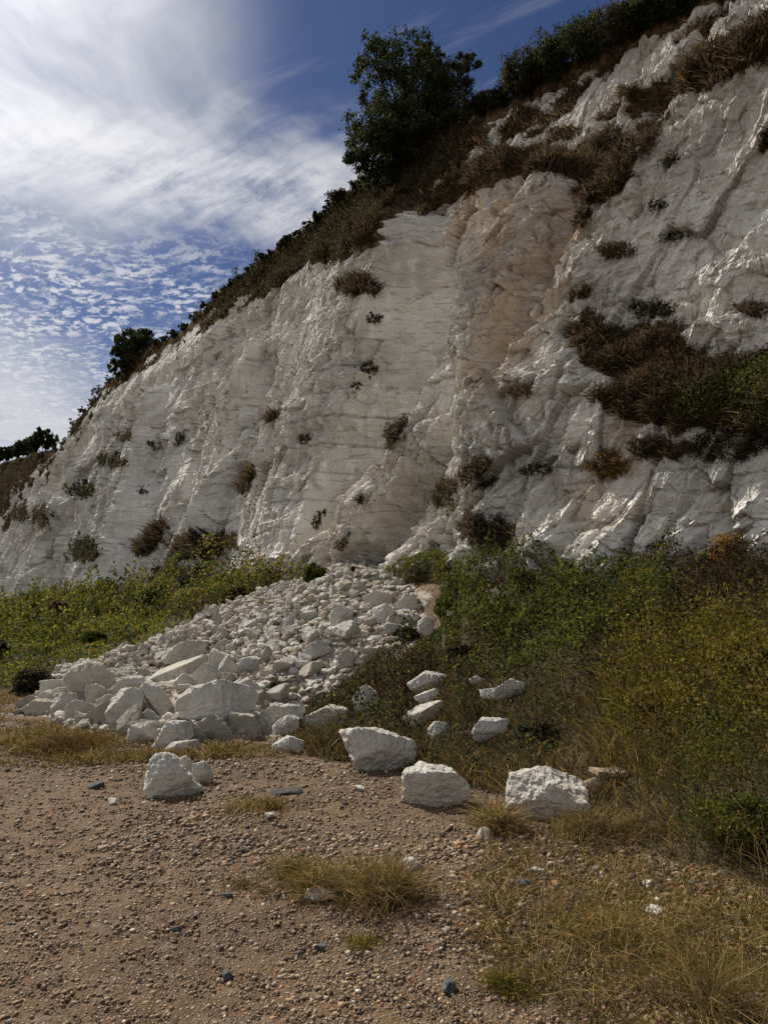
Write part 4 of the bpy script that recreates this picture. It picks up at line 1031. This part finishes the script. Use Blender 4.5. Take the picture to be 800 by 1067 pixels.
# named shrubs on the bank
def bank_shrub(px_, py_, rpx, kind, label, n=5000, sq=.85, seed=0):
    q = hit(px_, py_, G); D = np.linalg.norm(q-np.array([0, 0, CAMZ])); r = rpx/F*D
    V, Fc, Cc = bush_parts((0, 0, 0), r, n, np.clip(D/737*2.9, .026, .14), kind, sq, seed)
    link('shrub', mesh('shrub', V, Fc, dict(Col=Cc), False, M['leaf']), label=label, cat='shrub', loc=q+np.array([0, 0, r*(.25 if D < 25 else .75)]))
bank_shrub(34, 722, 21, 'dark', 'dark dense shrub at the left edge where gravel meets the bank', 3500, 1., 1)
bank_shrub(3, 690, 12, 'dark', 'dark low shrub on the bank at the left margin', 2000, 1., 2)
bank_shrub(328, 604, 16, 'green', 'green shrub at the cliff foot left of the scree top', 3500, .9, 3)
bank_shrub(205, 628, 24, 'dark', 'dark shrub climbing the cliff foot behind the left end of the scree ridge', 4500, 1.1, 31)
bank_shrub(160, 640, 20, 'green', 'green shrub at the cliff foot between two left buttresses', 4000, .9, 32)
bank_shrub(112, 630, 15, 'dark', 'dark bush at the cliff foot under the left buttress', 3000, 1., 33)
bank_shrub(60, 648, 14, 'brown', 'brown bush low on the far left bank by the cliff', 2200, .8, 34)
bank_shrub(100, 672, 17, 'green', 'rounded green bush in the middle of the left bank', 3000, .7, 35)
bank_shrub(245, 628, 19, 'brown', 'rusty brown bush behind the scree ridge against the cliff foot', 3500, .9, 36)
bank_shrub(640, 705, 30, 'dark', 'dark low shrub in the middle of the right bank below the brambles', 5000, .7, 37)
bank_shrub(560, 770, 26, 'dark', 'dark weedy shrub right of the flat bright rock on the bank', 4000, .6, 38)
bank_shrub(480, 690, 22, 'dark', 'dark low shrub beside the upper right edge of the loose stones', 3500, .7, 39)
bank_shrub(287, 612, 17, 'brown', 'reddish brown shrub beside the green one at the cliff foot', 2500, .9, 4)
bank_shrub(465, 640, 17, 'green', 'dark green shrub at the right edge of the upper scree', 3000, .9, 5)
bank_shrub(425, 668, 16, 'dark', 'dark plant growing in the right side of the scree', 2200, .8, 6)
bank_shrub(655, 580, 28, 'dark', 'tall dark shrub topping the right bank against the cliff', 5000, 1., 7)
bank_shrub(705, 578, 26, 'brown', 'rusty brown shrub on the right bank just right of the tall dark shrub', 4500, .9, 21)
bank_shrub(765, 588, 30, 'orange', 'orange-brown bracken-like shrub near the right margin against the cliff', 4500, .9, 22)
bank_shrub(600, 588, 24, 'dark', 'dark green shrub left of the tall dark shrub on the right bank', 4500, .9, 23)
bank_shrub(575, 650, 34, 'lush', 'rounded leafy green bramble mound in the middle of the right bank', 7000, .7, 24)
bank_shrub(660, 655, 36, 'lush', 'broad leafy bramble mound right of the rounded one on the bank', 7000, .7, 25)
bank_shrub(770, 715, 46, 'gold', 'yellow-green leafy shrub at the right margin of the bank', 9000, .8, 26)
bank_shrub(690, 745, 36, 'gold', 'yellowish bushy plant left of the yellow-green shrub on the bank', 7000, .7, 27)
bank_shrub(765, 870, 46, 'lush', 'fresh green leafy shrub at the lower right margin', 8000, .7, 28)
bank_shrub(545, 610, 22, 'brown', 'rusty brown shrub at the top left of the right bank', 3500, .9, 8)
bank_shrub(370, 596, 5, 'dark', 'tiny dark plant at the very top of the scree', 500, .9, 9)
bank_shrub(318, 672, 6, 'green', 'tiny green plant in the middle of the scree', 500, .9, 10)
bank_shrub(290, 722, 14, 'dark', 'low dark plant in the scree right of the biggest flat boulder', 2000, .7, 11)
# ------------------------------------------------------------------ dry grass on the gravel
def tuft(px_, py_, wpx, hpx, n, kind, label):
    q = hit(px_, py_, G); D = np.linalg.norm(q-np.array([0, 0, CAMZ])); w = wpx/F*D/2; h = hpx/F*D
    a = rng.uniform(0, 6.28, n); rr_ = np.abs(rng.normal(0, .5, n)); P = np.stack([np.cos(a)*rr_*w, np.sin(a)*rr_*w*1.1, np.zeros(n)], -1)
    P[:, 0] += .3*w*vnoise(P[:, 1]*9, P[:, 0]*9, seed=int(px_)); h *= .82; P[:, 2] = G(P[:, 0]+q[0], P[:, 1]+q[1])-q[2]-.01
    L = h*np.clip(1.25-rr_*.55, .3, 1.2)
    d = P*np.array([1, 1, 0])/w*.5+np.array([0, 0, 1.])
    link('grass_tuft', plant_mesh('grass_tuft', [blades(P, L, D/F*.7, pal(kind, n)*rng.uniform(.62, .92), unit(d), .62, 1.2)], 'grass'), label=label, cat='grass tuft', loc=q)
tuft(398, 938, 84, 62, 1300, 'straw', 'largest dry brown grass tuft on the gravel at centre')
tuft(340, 930, 64, 52, 800, 'straw', 'dry brown grass tuft left of the largest one')
tuft(306, 915, 30, 40, 350, 'straw', 'narrow upright dry tuft at the left end of the central grass tufts')
tuft(70, 782, 90, 26, 1500, 'orange', 'low rusty grass patch on gravel in front of the pile at left')
tuft(270, 842, 90, 16, 1100, 'straw', 'low tawny grass patch right of the peaked boulder')
tuft(265, 925, 90, 12, 700, 'straw', 'thin flat grass patch left of the largest tuft')
tuft(380, 985, 60, 14, 500, 'gold', 'short greenish tuft on gravel below the largest tuft')
tuft(535, 1030, 60, 26, 800, 'gold', 'short olive tuft in gravel at bottom centre right')
tuft(515, 865, 44, 46, 700, 'straw', 'tall dry tuft pressed against the left side of the grey-white boulder')
tuft(620, 870, 90, 40, 1400, 'straw', 'spray of straw grass at the right foot of the grey-white boulder')
tuft(745, 1055, 150, 85, 700, 'straw', 'tall straw tussock in the bottom right corner')
tuft(655, 985, 140, 48, 800, 'straw', 'straw tussock in the lower right grass')
# thin cover on gravel: uncountable
n = 300000; rq = 2.3*(14/2.3)**rng.random(n); aq = np.radians(rng.uniform(-42, 42, n)); rq[:110000] = rng.uniform(9, 21, 110000); aq[:110000] = np.radians(rng.uniform(-34, -8, 110000)); X_ = rq*np.sin(aq); Y_ = rq*np.cos(aq); Z_ = G(X_, Y_); px, py = project(np.stack([X_, Y_, Z_], -1))
j_ = 26*fbm(X_*1.1, Y_*1.1, o=4, seed=640)
STRAW = [(500, 850), (560, 860), (640, 862), (700, 890), (800, 925), (1200, 1000), (1400, 1500), (640, 1400), (600, 1067), (500, 1000), (480, 930)]
THIN = [(210, 820), (400, 810), (540, 850), (600, 1000), (560, 1080), (440, 1010), (330, 960), (220, 915), (240, 870)]
LT = [(-300, 722), (30, 722), (40, 745), (110, 765), (230, 775), (330, 780), (340, 800), (200, 795), (150, 800), (-300, 800)]
w = np.maximum.reduce([.75*zone(px, py, STRAW, 26, j_), .22*zone(px, py, THIN, 20, j_)*sstep(-.1, .5, fbm(X_*2, Y_*2, o=3, seed=641)), .75*zone(px, py, LT, 8, .5*j_)*sstep(-.3, .2, fbm(X_*1.2, Y_*2, o=3, seed=642))])
keep = (rng.random(n) < w*.75) & rock_clear(X_, Y_, .8) & (scree_mask(X_, Y_) < .0); idx = np.flatnonzero(keep); print('thin', len(idx))
m = len(idx); dist = rq[idx]; zs = np.maximum(zone(px[idx], py[idx], STRAW, 26, j_[idx]), .8*(dist > 9)*(px[idx] < 330))
L = (.035+.13*zs*(.4+1.2*np.clip(.5+fbm(X_[idx]*1.5, Y_[idx]*1.5, o=3, seed=643), 0, 1)))
col = pal('straw', m); a_ = rng.random(m) < .3; col[a_] = pal('mid', a_.sum())
link('dry_grass', plant_mesh('dry_grass', [blades(np.stack([X_[idx], Y_[idx], Z_[idx]-.005], -1), L, np.clip(dist/F*.8, .0035, .012), col*.9, (-.1, 0, 1), .75, 1.1)], 'grass'), label='thin straw-coloured grass spread over the gravel', cat='grass', kind='stuff')
# ------------------------------------------------------------------ light
SAZ, SEL = -42., 43.       # azimuth from +Y towards +X, elevation
sd_ = np.array([math.sin(math.radians(SAZ))*math.cos(math.radians(SEL)), math.cos(math.radians(SAZ))*math.cos(math.radians(SEL)), math.sin(math.radians(SEL))])
sun = bpy.data.lights.new('sun', 'SUN'); sun.energy = 5.0; sun.angle = math.radians(.6); sun.color = (1, .94, .84)
so = bpy.data.objects.new('sun', sun); C.objects.link(so); so.rotation_euler = Vector(sd_).to_track_quat('Z', 'Y').to_euler()
w = bpy.data.worlds.new('World'); sc.world = w; w.use_nodes = True; nt = w.node_tree
for n_ in list(nt.nodes): nt.nodes.remove(n_)
b = NB(nt)
sky = b.n('ShaderNodeTexSky', sky_type='NISHITA', sun_disc=False, sun_elevation=math.radians(SEL), sun_rotation=math.radians(SAZ), air_density=1., dust_density=.6, ozone_density=2.5)
Dv = b.n('ShaderNodeTexCoord').outputs['Generated']
nrm = b.vm('NORMALIZE', Dv).outputs[0]
sx = b.n('ShaderNodeSeparateXYZ', i_0=nrm)
zc = b.math('MAXIMUM', sx.outputs[2], .06)
plx = b.math('DIVIDE', sx.outputs[0], zc); ply = b.math('DIVIDE', sx.outputs[1], zc)
pl = b.n('ShaderNodeCombineXYZ', i_0=plx, i_1=ply, i_2=0.).outputs[0]
def lobe(px_, py_, a, b2):   # soft region round a sky direction
    d = ray(px_, py_); dt = b.vm('DOT_PRODUCT', nrm, tuple(d)).outputs['Value']
    return b.ss(dt, math.cos(math.radians(b2)), math.cos(math.radians(a)))
sdt_ = b.math('MAXIMUM', b.vm('DOT_PRODUCT', nrm, tuple(sd_)).outputs['Value'], 0.)
# elevation used for the cirrus band
el = b.math('ARCSINE', sx.outputs[2]); az = b.math('ARCTAN2', sx.outputs[0], sx.outputs[1])
warp = b.vm('SCALE', b.vm('SUBTRACT', b.noise(pl, 1.1, 4, .6, out=1), (.5, .5, .5)).outputs[0]); warp.inputs['Scale'].default_value = .22
plw = b.vm('ADD', pl, warp.outputs[0]).outputs[0]
rot = b.n('ShaderNodeVectorRotate', rotation_type='Z_AXIS', i_Vector=plw, i_Angle=math.radians(35)).outputs[0]
cir = b.noise(b.scale(rot, (1., 6., 1)), 1.5, 9, .66, .25)
cir2 = b.noise(b.scale(plw, (1., 1., 1)), 1.6, 6, .6, .4)
bandc = b.math('ADD', .555, b.math('ADD', b.math('MULTIPLY', az, .03), b.math('MULTIPLY', b.math('SUBTRACT', cir2, .5), .22)))
bw = b.math('ABSOLUTE', b.math('SUBTRACT', el, bandc))
band = b.math('MULTIPLY', b.ss(bw, .10, .01), b.ss(az, .10, -.02))
band = b.math('MULTIPLY', band, b.ss(b.math('ADD', b.math('MULTIPLY', cir, .5), b.math('MULTIPLY', b.noise(plw, 4.5, 8, .68, .2), .5)), .36, .60, .15, 1.))
alto = b.noise(b.scale(rot, (1., 1.35, 1)), 21., 6, .68, .1); altm = b.noise(plw, 1.7, 3, .5)
altr = b.math('MULTIPLY', b.ss(el, .53, .40), b.ss(el, .08, .22))
altr = b.math('MULTIPLY', altr, b.ss(altm, .33, .55, .25, 1.))
altd = b.math('MULTIPLY', b.math('MULTIPLY', b.ss(alto, .45, .60), b.ss(b.noise(plw, 6., 5, .65), .36, .56, .25, 1.)), altr)
low = b.math('MULTIPLY', b.ss(b.math('ADD', el, b.math('MULTIPLY', b.math('ADD', az, .5), .45)),   .42, .26), b.ss(cir2, .25, .55, .45, 1.))
glow = b.math('MULTIPLY', b.math('POWER', lobe(0, 0, 0, 20), 2.2), b.ss(b.noise(plw, 1.3, 6, .6, .6), .3, .7, .35, 1.1))
thin = b.math('MULTIPLY', b.ss(cir, .5, .8), .22)
def over_(a_, c_):
    return b.math('SUBTRACT', 1., b.math('MULTIPLY', b.math('SUBTRACT', 1., a_), b.math('SUBTRACT', 1., c_)))
behind = b.math('MULTIPLY', b.ss(sx.outputs[1], .25, -.3), b.ss(cir2, .3, .6, .2, .55))  # unseen cloud cover behind the camera, added as fill light on the cliff
dens = over_(b.math('MULTIPLY', band, .92), b.math('MULTIPLY', altd, .8))
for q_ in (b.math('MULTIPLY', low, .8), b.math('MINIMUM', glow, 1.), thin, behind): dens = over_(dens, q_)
fwd_s = b.math('ADD', b.math('MULTIPLY', b.math('POWER', sdt_, 9.), 4.), b.math('ADD', 6.0, b.math('MULTIPLY', b.math('POWER', sdt_, 60.), 6.)))
cc = b.vm('SCALE', (1., 1.0, 1.03)); nt.links.new(fwd_s, cc.inputs['Scale'])
skc = b.mix(1., sky.outputs[0], (.27, .33, .45), 'MULTIPLY')
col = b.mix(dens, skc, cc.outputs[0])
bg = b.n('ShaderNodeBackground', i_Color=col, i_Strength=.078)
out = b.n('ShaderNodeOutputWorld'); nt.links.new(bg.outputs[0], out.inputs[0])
# ------------------------------------------------------------------ render settings
sc.view_settings.view_transform = 'Standard'; sc.view_settings.look = 'None'; sc.view_settings.gamma = 1; sc.view_settings.use_curve_mapping = False
sc.view_settings.exposure = .42
sc.render.engine = 'CYCLES'
sc.cycles.max_bounces = 5; sc.cycles.diffuse_bounces = 2; sc.cycles.transmission_bounces = 3; sc.cycles.transparent_max_bounces = 4
